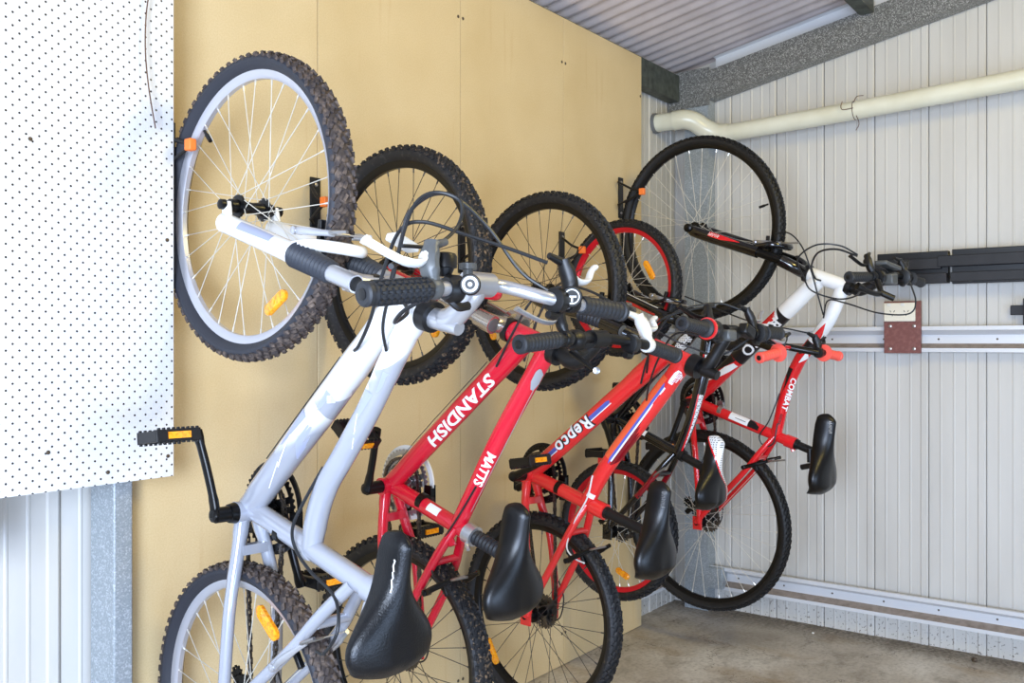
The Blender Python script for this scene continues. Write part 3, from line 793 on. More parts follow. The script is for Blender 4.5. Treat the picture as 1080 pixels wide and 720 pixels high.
def front_mech(bk, bb, m=None, o=.05, r=.095):
    bm = NB(); c = V(o, bb[0] + r * .93, bb[1] - .035)
    for dx in (-.008, .008): box(bm, c + Vector((dx, 0, 0)), (.0015, .022, .075))
    box(bm, c + Vector((0, -.008, .0)), (.016, .002, .06))
    tube(bm, [V(.0, bb[0] + .115, bb[1] - .027), V(o - .01, bb[0] + .105, bb[1] - .03)], .009, 8); lathe(bm, V(0, bb[0] + .115, bb[1] - .03), (0, -1, -.27), [(-.008, .0215), (.008, .0215)], 18)
    obj('front_derailleur', bm, m or BLKM, bk)

def v_brake(bk, name, c, dirv, m, pad_m=None, arm_len=.095, spread=.036, blade=None, noodle=True, pad=True):
    """c = mount centre (u, s) on the stays/legs; dirv = (du, ds) unit vector of the arms, arms either side of the tyre"""
    bm = NB(); d = Vector((0, -dirv[0], dirv[1])).normalized(); base = V(0, *c)
    for sx in (-1, 1):
        b0 = base + Vector((sx * (spread + .018), 0, 0)); b1 = base + Vector((sx * (spread + .006), 0, 0)) + d * arm_len
        tube(bm, spl([b0, b0 + d * arm_len * .35 + Vector((sx * .004, 0, 0)), b1], 5), [.008, .0075, .006], 10, sq=.7)
        lathe(bm, b0 - Vector((sx * .012, 0, 0)), (sx, 0, 0), [(0, .008), (.020, .008), (.022, .005)], 10)
    t = base + d * arm_len; tube(bm, [t + Vector((-spread, 0, 0)), t + Vector((spread, 0, 0))], .0016, 6)
    v = obj(name, bm, m, bk)
    if noodle:
        bm = NB(); tube(bm, spl([t + Vector((-spread * .2, 0, 0)), t + Vector((-spread - .012, 0, 0)), t + Vector((-spread - .035, -.012, 0)) + d * .02, t + Vector((-spread - .04, -.03, 0)) + d * .05], 5), .003, 8); obj('cable_noodle', bm, STEEL, v)
    if pad:
        for sx in (-1, 1):
            bm = NB(); q = Vector((0, d.z, -d.y)); b0 = base + Vector((sx * (spread - .016), 0, 0)) + d * .030
            box(bm, b0, (.012, .050, .011), axes=(Vector((1, 0, 0)), q, d)); obj('brake_pad', bm, BLKP, v, bevel=.002)
    return v

def hook(px, tip, label):
    """wall hook: plate at x = px, arm reaching beside the tyre to a rubber-covered tip at the rim"""
    tx, w, z = tip; L = w; xo = tx - px
    t = thing('bike_hook', label, 'hook', (px, 0, z - .09), 'wall hooks the bicycles hang from')
    bm = NB(); box(bm, (0, -.003, .082), (.034, .006, .165)); obj('wall_plate', bm, BLKSTEEL, t, bevel=.0015)
    bm = NB(); so = xo - .006
    tube(bm, [(so * .3, -.006, .040), (so, -.020, .048), (so, -L * .6, .065), (so, -L, .085)], .0045, 8); tube(bm, [(so * .3, -.006, .145), (so, -.020, .138), (so, -L * .6, .108), (so, -L, .092)], .0045, 8)
    obj('arm', bm, BLKSTEEL, t)
    bm = NB(); box(bm, (xo - .004, -L - .002, .090), (.018, .022, .026)); obj('rubber_tip', bm, ORANGE, t, bevel=.003, label='orange rubber tip')
    for zz in (.02, .145):
        bm = NB(); lathe(bm, (0, -.006, zz), (0, -1, 0), [(0, .006), (.003, .005), (.004, .002)], 10); obj('screw', bm, ZSCREW, t)
    return t

X1 = Vector((1, 0, 0))
def stays(bm, bb, hub, seat, R, hw=.062, rc=.0105, rs=.0105, mc=0, ms=0, bend=0., mfn=None, csoff=0., ssoff=0.):
    for sx in (-1, 1):
        tube(bm, spl([V(sx * .018, bb[0], bb[1] - .012), V(sx * .036, bb[0] + .010 + bend, bb[1] - .09), V(sx * (hw - .006), bb[0] * .6 + .018 + bend, bb[1] - .2), V(sx * hw, .012, hub[1] + .03), V(sx * hw, 0, hub[1])], 5), [rc * 1.25, rc * 1.1, rc, rc, rc * .7], 12, mi=mc)
        tube(bm, spl([V(sx * .012, seat[0], seat[1]), V(sx * .034, seat[0] - (seat[0] - .01) * .16 , seat[1] - (seat[1] - hub[1]) * .17), V(sx * .052, seat[0] * .60, hub[1] + (seat[1] - hub[1]) * .56), V(sx * hw, .012, hub[1] + .02), V(sx * hw, 0, hub[1])], 5), [rs, rs, rs * .95, rs * .9, rs * .7], 12, mi=ms, mfn=mfn)
        box(bm, V(sx * (hw), .002, hub[1]), (.007, .036, .05), mi=mc)
    tube(bm, [V(-.036, seat[0] * .80, seat[1] - (seat[1] - hub[1]) * .24), V(.036, seat[0] * .80, seat[1] - (seat[1] - hub[1]) * .24)], rs * .8, 10, mi=ms)
    box(bm, V(0, bb[0] + .012, bb[1] - .075), (.06, .02, .02), mi=mc)

# ------------------------------------------------------------------ tyre meshes
TY_A = make_tyre(.319, .0270, (RUB, RUBMUD), 78, .0050)
TY_B = make_tyre(.298, .0265, (RUBCLEAN, RUBMUD2), 76, .0046, .041)
TY_C = make_tyre(.302, .0235, (RUBCLEAN, RUBCLEAN), 72, .0052, .039)
TY_D = make_tyre(.245, .0215, (RUBCLEAN, RUBCLEAN), 60, .0046, .034)
TY_E = make_tyre(.352, .0225, (RUBBLK, RUBBLK), 90, .004, .036)

def chainset(bk, bb, rmat, radii, guard=None, gm=None, o=.046):
    sp = None
    bm = NB(); lathe(bm, V(o - .02, *bb), (1, 0, 0), [(0, .02), (.03, .022), (.034, .018)], 20)
    for k in range(5):
        a = 2 * math.pi * k / 5 + .6; e = Vector((0, math.cos(a), math.sin(a))); box(bm, V(o + .006, *bb) + e * .034, (.006, .055, .014), axes=(X1, e, Vector((0, -math.sin(a), math.cos(a)))))
    cs = obj('chainset', bm, rmat, bk)
    for k, (r, teeth) in enumerate(radii):
        bm = NB(); gear(bm, V(o - k * .008, *bb), r, teeth, .003, arms=5); obj('chainring', bm, rmat if k == 0 or guard is None else STEEL if rmat is STEEL else rmat, cs)
    if guard:
        bm = NB(); lathe(bm, V(o + .009, *bb), (1, 0, 0), [(0, guard), (.004, guard), (.005, guard - .012), (.001, guard - .014)], 48, closed=True); obj('chain_guard', bm, gm, cs, label='white chainring guard disc' if gm is WPL else None)
    return cs

# ================================================================== bicycle A : white and silver, nearest
RA = .319; WA = 1.049
A = bike_root('mountain_bike', 'white and silver-blue mountain bike hanging nearest, beside the pegboard', 1.228, 1.478, 1.215, .429, .32, RA, -4.7)
bbA = (.008, .744); hA = (0, RA); fA = (0, RA + WA)
w = wheel(A, 'front_wheel', RA, (0, *fA), ALU, TY_A, SPOKE, BLKM, seed=.3); wA = w
reflector(w, (.107, 1.169 - fA[1]), R_(30), L=.078, W=.024); valve(w, (-.188, 1.56 - fA[1]), RA)
w = wheel(A, 'rear_wheel', RA, (0, *hA), ALU, TY_A, SPOKE, BLKM, rear=True, hw=.056, seed=.7)
reflector(w, (.089, .532 - RA), R_(-38), L=.085, W=.026); cassette(w)
bm = NB()
tube(bm, [V(0, .395, 1.183), V(0, .528, 1.137)], [.024, .026], 20)                         # head tube
tube(bm, spl([V(0, .005, .748), V(0, .10, .834), V(0, .30, 1.012), V(0, .455, 1.155)], 4), [.027, .029, .030, .028], 20)
tube(bm, spl([V(0, .505, 1.143), V(0, .450, 1.070), V(0, .381, .970), V(0, .309, .880), V(0, .262, .822), V(0, .233, .762), V(0, .212, .680)], 6), [.026, .0235, .0225, .0225, .0225, .0225, .021], 20)
tube(bm, [V(0, .003, .753), V(0, .404, .646)], [.021, .0205], 20)                            # seat tube
tube(bm, [V(0, .385, .651), V(0, .414, .6435)], .0245, 20)
lathe(bm, V(-.036, *bbA), (1, 0, 0), [(0, .0225), (.072, .0225)], 24)
stays(bm, bbA, hA, (.352, .652), RA, rc=.0125, rs=.0125)
for q in ((.30, .985), (.452, 1.075)): box(bm, V(-.022, *q), (.012, .01, .014))
frA = obj('frame', bm, FRAMEA, A)
bm = NB(); lathe(bm, V(-.040, *bbA), (1, 0, 0), [(-.012, .014), (-.010, .019), (.002, .0215), (.004, .0215)], 20); obj('bottom_bracket_cup', bm, BLKM, frA)
bm = NB(); tube(bm, [V(0, .526, 1.138), V(0, .547, 1.131)], [.029, .027], 24); obj('headset_cup', bm, BLKP, frA)
bm = NB(); tube(bm, [V(0, .385, 1.1865), V(0, .398, 1.182)], .028, 24); obj('headset_cup', bm, BLKP, frA)
bm = NB()
for (x, y, z) in ((-.019, .13, .865), (-.020, .262, .982)): pass
pA0, pA1 = (0, .455, 1.155), (0, .005, .748)
for q, mm in (([(.22, 10, 46), (.27, 26, 30)], LILAC), ([(.30, -30, 8), (.40, -14, -10)], LILAC), ([(.31, 30, 60), (.36, 30, 75), (.40, 72, 78)], LILAC), ([(.36, -5, -2), (.44, 30, 36)], WHITES), ([(.43, 20, 24), (.50, 52, 55)], WHITES)):
    patch(frA, pA0, pA1, .030, q, mm)
pT0, pT1 = (0, .450, 1.070), (0, .309, .880)
for q, mm in (([(.03, 30, 60), (.09, 48, 52)], LILAC), ([(.08, -10, 35), (.14, 20, 24)], LILAC), ([(.13, 10, 14), (.20, 60, 64)], WHITES)):
    patch(frA, pT0, pT1, .0235, q, mm)
# fork
bm = NB()
for sx in (-1, 1):
    tube(bm, spl([V(sx * .058, -.006, fA[1] - .036), V(sx * .058, .02, fA[1] - .044), V(sx * .058, .235, 1.253)], 3), [.019, .0205, .0205, .0205, .021], 20)
    tube(bm, spl([V(sx * .058, .006, fA[1] - .03), V(sx * .057, .002, fA[1] - .012), V(sx * .056, -.001, fA[1] + .004)], 3), [.014, .014, .013], 14, sq=.6)
tube(bm, spl([V(-.058, .225, 1.268), V(-.053, .275, 1.268), V(-.025, .318, 1.262), V(.025, .325, 1.258), V(.053, .285, 1.262), V(.058, .235, 1.262)], 5), .0115, 12, sq=.8)
fk = obj('fork', bm, WHITEP, A)
for sx in (-1, 1):
    bm = NB(); fork_boot(bm, (sx * .058, .235, 1.253), (sx * .058, .345, 1.2125), .026, .0215, 11); obj('fork_boot', bm, BOOT, fk, label='ribbed dark rubber fork boot')
bm = NB()
for sx in (-1, 1): tube(bm, [V(sx * .058, .34, 1.214), V(sx * .058, .412, 1.190)], .0165, 18)
tube(bm, spl([V(-.058, .385, 1.198), V(-.03, .392, 1.192), V(.03, .392, 1.192), V(.058, .385, 1.198)], 4), .019, 16)
obj('fork_crown', bm, PALE, fk)
for sx in (-1, 1):
    bm = NB(); lathe(bm, V(sx * .058, .411, 1.1903), V(0, .95, -.32), [(0, .014), (.002, .0135), (.003, .010)], 18); obj('fork_cap', bm, BLKP, fk)
patch(fk, (-.058, .02, fA[1] - .044), (-.058, .235, 1.253), .0205, [(.05, 10, 60), (.10, 14, 66), (.165, 20, 62)], LILAC, label='pale lilac flash on the fork leg')
bm = NB(); lathe(bm, V(-.062, *fA), (-1, 0, 0), [(0, .011), (.010, .0105), (.013, .006)], 16); obj('axle_nut', bm, BLKM, fk)
bm = NB(); lathe(bm, V(.062, *fA), (1, 0, 0), [(0, .011), (.010, .0105)], 16); obj('axle_nut', bm, BLKM, fk)
v_brake(A, 'front_brake', (.232, 1.298), (.92, -.12), PALE, arm_len=.098)
v_brake(A, 'rear_brake', (.185, .478), (.80, .60), PALE, arm_len=.10, spread=.042)
# cockpit
bm = NB(); tube(bm, spl([V(0, .545, 1.132), V(0, .585, 1.128), V(0, .632, 1.160), V(0, .648, 1.181)], 5), [.017, .020, .019, .018], 16, sq=.8)
tube(bm, [V(0, .545, 1.130), V(0, .606, 1.112)], [.0175, .012], 14)
lathe(bm, V(-.028, .648, 1.183), (1, 0, 0), [(0, .020), (.056, .020)], 22); obj('stem', bm, PALE, A)
bm = NB(); tube(bm, spl([V(-.29, .712, 1.150), V(-.17, .712, 1.163), V(-.10, .700, 1.170), V(-.055, .655, 1.182), V(0, .648, 1.183), V(.055, .655, 1.182), V(.10, .705, 1.165), V(.155, .722, 1.156), V(.29, .722, 1.150)], 6), [.0112] * 13 + [.0115, .0125, .0128, .0128, .0128, .0125, .0115] + [.0112] * 29, 16); obj('handlebar', bm, PALE, A)
grip(A, (-.172, .713, 1.163), (-.292, .711, 1.150), .0165, GRIP, 9, knobbly=True)
grip(A, (.175, .722, 1.155), (.30, .722, 1.148), .0165, GRIP, 9)
lever(A, -1, (-.160, .708, 1.165), GREYP, WPL, L=.105, up=.068, du=-.010, k=1.35)
lever(A, 1, (.150, .721, 1.157), BLKP, WPL, L=.09, up=.074, du=-.012, k=1.25)
shifter(A, (-.128, .706, 1.167), -1, BLKP, dial=False); shifter(A, (.130, .716, 1.160), 1, BLKP, dial=False)
bm = NB(); lathe(bm, V(-.106, .732, 1.172), (-.75, -.65, .05), [(0, .0155), (.008, .0158), (.010, .014)], 24); d = obj('shift_indicator', bm, BLKP, A)
bm = NB(); lathe(bm, V(-.106, .732, 1.172) + Vector((-.75, -.65, .05)).normalized() * .0100, (-.75, -.65, .05), [(0, .0118), (.0012, .0118), (.0012, .0078), (0, .0078)], 24, closed=True); lathe(bm, V(-.106, .732, 1.172) + Vector((-.75, -.65, .05)).normalized() * .010, (-.75, -.65, .05), [(0, .0036), (.0015, .003)], 14); obj('indicator_ring', bm, WPL, d)
bm = NB(); lathe(bm, V(.142, .728, 1.166), (-.75, -.65, .05), [(0, .0175), (.012, .018), (.014, .016)], 24); d = obj('shift_indicator', bm, BLKP, A)
bm = NB(); q = V(.142, .728, 1.166) + Vector((-.75, -.65, .05)).normalized() * .0142; lathe(bm, q, (-.75, -.65, .05), [(0, .0128), (.0012, .0128), (.0012, .0108), (0, .0108)], 24, closed=True)
box(bm, q, (.001, .015, .003), axes=(Vector((-.75, -.65, .05)).normalized(), Vector((.65, -.75, 0)).normalized(), Vector((0, 0, 1)))); box(bm, q + Vector((0, 0, -.004)), (.001, .003, .010), axes=(Vector((-.75, -.65, .05)).normalized(), Vector((.65, -.75, 0)).normalized(), Vector((0, 0, 1)))); obj('indicator_ring', bm, WPL, d)
bm = NB(); lathe(bm, V(-.118, .690, 1.186), (0, 0, 1), [(0, .010), (.008, .013), (.012, .0145), (.013, .0185), (.030, .0185), (.034, .016), (.036, .008)], 24); obj('bell', bm, BLKP, A, label='black bell')
bm = NB(); lathe(bm, V(-.045, .668, 1.190), (0, 0, 1), [(0, .008), (.012, .008), (.013, .014), (.022, .014)], 16); obj('bar_clamp', bm, GREYP, A)
# small white front reflector on its bracket
bm = NB(); tube(bm, spl([V(-.10, .55, 1.21), V(-.03, .50, 1.23), V(0, .47, 1.235)], 4), .005, 8); fr = obj('reflector_bracket', bm, BLKP, A)
bm = NB(); box(bm, V(-.03, .50, 1.258), (.055, .03, .014), Matrix.Rotation(R_(20), 3, 'Y')); obj('front_reflector', bm, WPL, fr, bevel=.003)
# cables
cable(A, [(-.19, .676, 1.226), (-.11, .66, 1.235), (-.06, .66, 1.27), (-.05, .655, 1.31), (-.07, .62, 1.325), (-.08, .585, 1.31), (-.08, .555, 1.26), (-.07, .52, 1.19), (-.055, .48, 1.12), (-.03, .46, 1.075)], .003)
cable(A, [(.12, .70, 1.175), (.09, .66, 1.21), (.05, .625, 1.28), (0, .60, 1.325), (-.04, .585, 1.33), (-.07, .56, 1.30), (-.075, .545, 1.25), (-.06, .50, 1.18)], .0034)
cable(A, [(.10, .71, 1.222), (.05, .665, 1.245), (0, .62, 1.265), (-.05, .57, 1.285), (-.07, .535, 1.27), (-.075, .50, 1.20), (-.065, .46, 1.13), (-.04, .40, 1.085), (-.03, .375, 1.075)], .0032)
cable(A, [(-.10, .67, 1.165), (-.12, .61, 1.14), (-.10, .56, 1.12), (-.045, .53, 1.14), (-.02, .48, 1.17)], .0034)
cable(A, [(-.012, .312, 1.063), (-.012, .18, .946), (-.012, .082, .858)], .0012)
cable(A, [(-.006, .412, 1.050), (-.006, .326, .930), (-.008, .268, .862)], .0014)
cable(A, [(-.010, .262, .856), (-.026, .226, .79), (-.036, .205, .74), (-.03, .205, .70), (-.03, .25, .665), (-.034, .33, .63), (-.05, .36, .58), (-.055, .33, .535), (-.05, .30, .53)], .0032)
# saddle and post
bm = NB(); tube(bm, [V(0, .37, .6555), V(0, .452, .632)], .0138, 16); tube(bm, [V(0, .408, .645), V(0, .428, .6395)], .019, 18); box(bm, V(0, .452, .628), (.05, .026, .045)); obj('seatpost', bm, BLKP, A, bevel=.002)
bm = NB(); tube(bm, spl([V(-.014, .395, .628), V(-.022, .398, .612), V(-.02, .392, .60)], 4), .006, 8); obj('seat_bolt', bm, PALE, A)
sdA = saddle(A, (.500, .763), (.475, .503), .192, VINYLA, nosew=.0205, drop=.036)
scribble(sdA, (-.004, .468, .735), (-.022, .452, .5), .030, .012, .062, .0022, R_(38), WHITES, n=5, w=.0013, lift=.003)
# drive train
chainset(A, bbA, BLKM, [(.088, 42), (.066, 32), (.046, 22)], .098, BLKP)
crank_and_pedal(A, bbA, -1, R_(103), .165, BLKM, BLKP, pang=R_(8)); crank_and_pedal(A, bbA, 1, R_(-77), .165, BLKM, BLKP)
chain_loop(A, bbA, .067, hA, .036, .036); front_mech(A, bbA); rear_mech(A, RA)

# ================================================================== bicycle B : crimson
RB = .298; WBb = .966
B = bike_root('mountain_bike', 'crimson mountain bike with steel fork and bold white lettering, second from the pegboard', 1.698, 1.391, 1.701, .425, .298, RB, -4.1)
bbB = (-.030, .716); hB = (0, RB); fB = (0, RB + WBb)
w = wheel(B, 'front_wheel', RB, (0, *fB), BLKM, TY_B, SPOKED, BLKM, seed=.1, rout=.041); reflector(w, (.147, 1.112 - fB[1]), R_(60), L=.06)
w = wheel(B, 'rear_wheel', RB, (0, *hB), BLKM, TY_B, SPOKED, BLKM, hw=.056, seed=.6, rout=.041); cassette(w)
bm = NB()
tube(bm, [V(0, .372, 1.098), V(0, .488, 1.055)], [.024, .024], 20)
tube(bm, spl([V(0, -.03, .718), V(0, .118, .8397), V(0, .267, .9613), V(0, .415, 1.083)], 4), [.0235, .0245, .0245, .026], 20)
tube(bm, spl([V(0, .475, 1.062), V(0, .397, .952), V(0, .319, .838), V(0, .200, .640)], 4), [.022, .021, .0205, .0195], 20)
tube(bm, [V(0, -.035, .718), V(0, .245, .628)], [.0195, .0195], 20)
lathe(bm, V(-.035, *bbB), (1, 0, 0), [(0, .0215), (.07, .0215)], 24)
stays(bm, bbB, hB, (.205, .640), RB, rc=.0115, rs=.0115)
tube(bm, [V(-.02, .19, .628), V(-.02, .205, .60)], .009, 8)
frB = obj('frame', bm, REDB, B)
patch(frB, (0, -.035, .718), (0, .245, .628), .0195, [(.155, 10, 70), (.195, 10, 70)], WHITES, label='white sticker on the seat tube')
text_decal(B, frB, 'STANDISH', (0, .415, 1.083), (0, -.03, .718), .0248, .120, .040, WHITES, phi0=R_(30), bold=.0013, shear=.2, space=1.04, xs=1.32, label='bold white lettering on the down tube')
text_decal(B, frB, 'MATTS', (0, .319, .838), (0, .20, .64), .0206, .008, .030, WHITES, phi0=R_(34), bold=.0011, shear=.15, xs=.95, label='white lettering on the top tube')
patch(frB, (0, .475, 1.062), (0, .20, .64), .0222, [(.045, 40, 52), (.055, 30, 78), (.080, 30, 80), (.098, 48, 66)], GREYDEC, label='grey badge on the top tube')
patch(frB, (0, .475, 1.062), (0, .20, .64), .0208, [(.09, 66, 70), (.44, 66, 70)], GREYDEC)
bm = NB(); tube(bm, [V(0, .486, 1.056), V(0, .505, 1.049)], .028, 20); obj('headset_cup', bm, BLKP, frB)
bm = NB(); tube(bm, [V(0, .358, 1.103), V(0, .374, 1.097)], .028, 20); obj('headset_cup', bm, BLKP, frB)
# fork: red lowers, steel stanchions
bm = NB()
for sx in (-1, 1):
    tube(bm, spl([V(sx * .052, -.006, fB[1] - .012), V(sx * .052, .06, fB[1] - .040), V(sx * .052, .20, 1.175)], 3), [.015, .0185, .0185], 18)
fk = obj('fork', bm, REDB, B)
patch(fk, (-.052, .06, fB[1] - .040), (-.052, .20, 1.175), .0186, [(.04, 0, 50), (.09, 0, 50)], WHITES)
for sx in (-1, 1):
    bm = NB(); tube(bm, [V(sx * .052, .19, 1.179), V(sx * .052, .345, 1.117)], .0145, 18); obj('stanchion', bm, STANCH, fk)
bm = NB()
for sx in (-1, 1): tube(bm, [V(sx * .052, .318, 1.129), V(sx * .052, .362, 1.111)], .021, 18)
tube(bm, spl([V(-.052, .335, 1.122), V(-.02, .352, 1.112), V(.02, .352, 1.112), V(.052, .335, 1.122)], 4), .020, 16); obj('fork_crown', bm, STANCH, fk)
for sx in (-1, 1):
    bm = NB(); lathe(bm, V(sx * .052, .361, 1.1113), V(0, .93, -.36), [(0, .016), (.002, .0155), (.003, .012)], 18); obj('fork_cap', bm, GREYP, fk)
# red plastic brake cover seen past the nearest stem
bm = NB(); tube(bm, spl([V(-.052, .19, 1.185), V(-.050, .26, 1.195), V(-.03, .305, 1.186), V(.0, .322, 1.180), V(.03, .305, 1.186), V(.050, .26, 1.195), V(.052, .19, 1.185)], 5), .0125, 12, sq=.6); obj('fork_arch', bm, REDB, fk)
v_brake(B, 'front_brake', (.205, 1.215), (.93, -.2), STEEL, arm_len=.09)
v_brake(B, 'rear_brake', (.150, .488), (.88, .47), BLKM, arm_len=.09)
bm = NB(); tube(bm, spl([V(0, .50, 1.051), V(0, .545, 1.034), V(0, .585, 1.06), V(0, .60, 1.078)], 5), [.017, .019, .018, .017], 16); lathe(bm, V(-.025, .602, 1.08), (1, 0, 0), [(0, .019), (.05, .019)], 20); obj('stem', bm, BLKP, B)
bm = NB(); tube(bm, spl([V(-.29, .636, 1.072), V(-.14, .636, 1.080), V(-.07, .610, 1.083), V(0, .602, 1.082), (V(.07, .610, 1.078)), V(.14, .628, 1.068), V(.28, .620, 1.045)], 6), .0112, 14); obj('handlebar', bm, BLKP, B)
grip(B, (-.175, .636, 1.079), (-.292, .636, 1.070), .0168, GRIP, 10); grip(B, (.165, .626, 1.064), (.285, .620, 1.042), .0168, GRIP, 10)
lever(B, -1, (-.150, .634, 1.080), BLKP, PALE, L=.105, up=.062, du=-.02); lever(B, 1, (.155, .626, 1.067), WPL, WPL, L=.07, up=.066, du=-.02, k=1.25)
shifter(B, (-.125, .63, 1.078), -1, BLKP, dial=False); shifter(B, (.11, .62, 1.07), 1, BLKP, dial=False)
bm = NB(); tube(bm, [V(-.16, .655, 1.055), V(-.17, .72, 1.022)], [.006, .005], 8); o = obj('bar_end', bm, BLKM, B)
bm = NB(); lathe(bm, V(-.171, .722, 1.022), (-.75, -.65, 0), [(0, .0065), (.002, .0065), (.003, .003)], 16); obj('lever_cap', bm, STEEL, o)
cable(B, [(-.115, .612, 1.143), (-.06, .58, 1.17), (.0, .52, 1.20), (.05, .45, 1.19), (.05, .40, 1.12), (.03, .38, 1.03)], .0028)
cable(B, [(.10, .605, 1.13), (.05, .59, 1.165), (-.02, .55, 1.19), (-.05, .48, 1.17), (-.05, .42, 1.10), (-.03, .35, 1.02)], .0028)
cable(B, [(-.026, .32, 1.03), (-.027, .12, .865), (-.024, .0, .76)], .001)
cable(B, [(-.022, .28, .745), (-.026, .235, .68), (-.030, .19, .62), (-.04, .16, .565), (-.05, .17, .53), (-.05, .20, .515)], .0024)
bm = NB(); tube(bm, [V(0, .232, .632), V(0, .258, .624)], .0245, 20); tube(bm, [V(-.02, .248, .612), V(-.028, .262, .60)], .005, 8); obj('seat_clamp', bm, PALE, B)
bm = NB(); lathe(bm, V(0, .25, .6265), V(0, .956, -.29), [(0, .0135)] + [(.008 + k * .0055, .0185 if k % 2 else .0160) for k in range(18)] + [(.115, .0135), (.15, .0135)], 18); box(bm, V(0, .385, .586), (.05, .026, .045)); obj('seatpost', bm, GRIP, B)
sdB = saddle(B, (.425, .718), (.408, .455), .196, VINYL, nosew=.021, drop=.036)
chainset(B, bbB, STEEL, [(.083, 42), (.062, 32), (.042, 22)], .095, WPL)
crank_and_pedal(B, bbB, -1, R_(68), .155, BLKM, BLKP, pang=R_(-40)); crank_and_pedal(B, bbB, 1, R_(-112), .155, BLKM, BLKP)
chain_loop(B, bbB, .063, hB, .034, .036); front_mech(B, bbB); rear_mech(B, RB)

# ================================================================== bicycle C : bright red
RC = .302; WC = .967
C = bike_root('mountain_bike', 'bright red mountain bike with blue and white striped tubes, third from the pegboard', 2.318, 1.356, 2.295, .389, .302, RC, -6.5)
bbC = (-.040, .712); hC = (0, RC); fC = (0, RC + WC)
w = wheel(C, 'front_wheel', RC, (0, *fC), BLKM, TY_C, SPOKED, BLKM, seed=.5); reflector(w, (-.204, 1.150 - fC[1]), R_(-70), L=.06)
w = wheel(C, 'rear_wheel', RC, (0, *hC), BLKM, TY_C, SPOKED, BLKM, hw=.056, seed=.2); reflector(w, (-.184, .149 - RC), R_(-58), L=.085, W=.024); cassette(w, .05)
bm = NB()
tube(bm, [V(0, .395, 1.103), V(0, .522, 1.054)], .024, 20)
tube(bm, spl([V(0, -.04, .715), V(0, .12, .8377), V(0, .28, .9603), V(0, .440, 1.083)], 4), [.0235, .0255, .0255, .028], 20)
tube(bm, spl([V(0, .500, 1.063), V(0, .430, .975), V(0, .359, .892), V(0, .246, .760), V(0, .180, .655)], 4), [.025, .0245, .0245, .0235, .022], 20)
tube(bm, [V(0, -.04, .712), V(0, .238, .634)], .0200, 20)
tube(bm, [V(0, .20, .644), V(0, .245, .632)], .0235, 20)
lathe(bm, V(-.035, *bbC), (1, 0, 0), [(0, .0215), (.07, .0215)], 24)
stays(bm, bbC, hC, (.185, .648), RC, rc=.0115, rs=.0115)
frC = obj('frame', bm, REDC, C)
c0, c1 = (0, .440, 1.083), (0, -.04, .715)
patch(frC, c0, c1, .0256, [(.215, 6, 16), (.225, -2, 24), (.305, -2, 24)], BLUEST, label='blue stripe beside the lettering'); patch(frC, c0, c1, .0258, [(.215, 24, 30), (.305, 24, 30)], WHITES)
patch(frC, c0, c1, .0256, [(.458, -4, 22), (.49, -4, 22), (.51, 8, 12)], BLUEST); patch(frC, c0, c1, .0258, [(.458, 22, 28), (.50, 22, 28)], WHITES)
text_decal(C, frC, 'Repco', c0, c1, .0256, .303, .054, BLACKS, phi0=R_(14), bold=.0040, space=1.12, lift=.0009, name='lettering_shadow', label='black outline of the lettering')
text_decal(C, frC, 'Repco', c0, c1, .0256, .305, .054, WHITES, phi0=R_(14), bold=.0014, space=1.12, lift=.0018, label='white lettering')
t0, t1 = (0, .500, 1.063), (0, .246, .760)
RT = .0247
patch(frC, t0, t1, RT, [(.06, -40, 6), (.13, -60, 6), (.36, -60, 6)], ORNG, label='orange flash on the top tube')
patch(frC, t0, t1, RT, [(.075, 6, 10), (.085, 6, 22), (.355, 6, 22), (.37, 18, 22)], BLUEST, label='blue stripe'); patch(frC, t0, t1, RT, [(.085, 22, 32), (.36, 22, 32)], WHITES, label='white stripe'); patch(frC, t0, t1, RT, [(.10, 33, 40), (.12, 33, 90), (.34, 33, 90), (.37, 33, 40)], DKRED, label='dark red stripe')
patch(frC, t0, t1, .0250, [(.022, 30, 50), (.035, 20, 84), (.06, 20, 84), (.068, 24, 60)], WHITES, label='worn white sticker'); scribble(frC, t0, t1, .0262, .026, .036, .014, R_(50), REDC, n=8, w=.0009)
patch(frC, (0, .246, .760), (0, .180, .655), .0234, [(.085, 0, 60), (.100, 0, 60)], WHITES)
bm = NB(); tube(bm, [V(0, .520, 1.055), V(0, .548, 1.044)], .030, 20); obj('headset_cup', bm, BLKP, frC)
bm = NB(); tube(bm, [V(0, .382, 1.108), V(0, .397, 1.102)], .030, 20); obj('headset_cup', bm, BLKP, frC)
bm = NB()
for sx in (-1, 1):
    tube(bm, spl([V(sx * .054, -.004, fC[1] - .012), V(sx * .054, .05, fC[1] - .038), V(sx * .054, .19, 1.196)], 3), [.015, .020, .020], 18)
    tube(bm, [V(sx * .054, .27, 1.166), V(sx * .054, .335, 1.142)], .021, 18)
tube(bm, spl([V(-.054, .19, 1.205), V(-.051, .26, 1.212), V(-.025, .312, 1.203), V(.025, .312, 1.203), V(.051, .26, 1.212), V(.054, .19, 1.205)], 5), .011, 12)
tube(bm, spl([V(-.054, .31, 1.150), V(-.02, .35, 1.126), V(0, .375, 1.112)], 4), .022, 16); tube(bm, spl([V(.054, .31, 1.150), V(.02, .35, 1.126), V(0, .375, 1.112)], 4), .022, 16)
fk = obj('fork', bm, BLK, C)
for sx in (-1, 1): patch(fk, (sx * .054, .05, fC[1] - .038), (sx * .054, .19, 1.196), .0202, [(.06, 10, 20), (.12, 30, 50)], REDC)
for sx in (-1, 1):
    bm = NB(); fork_boot(bm, (sx * .054, .19, 1.196), (sx * .054, .28, 1.163), .025, .020, 8); obj('fork_boot', bm, BOOT, fk)
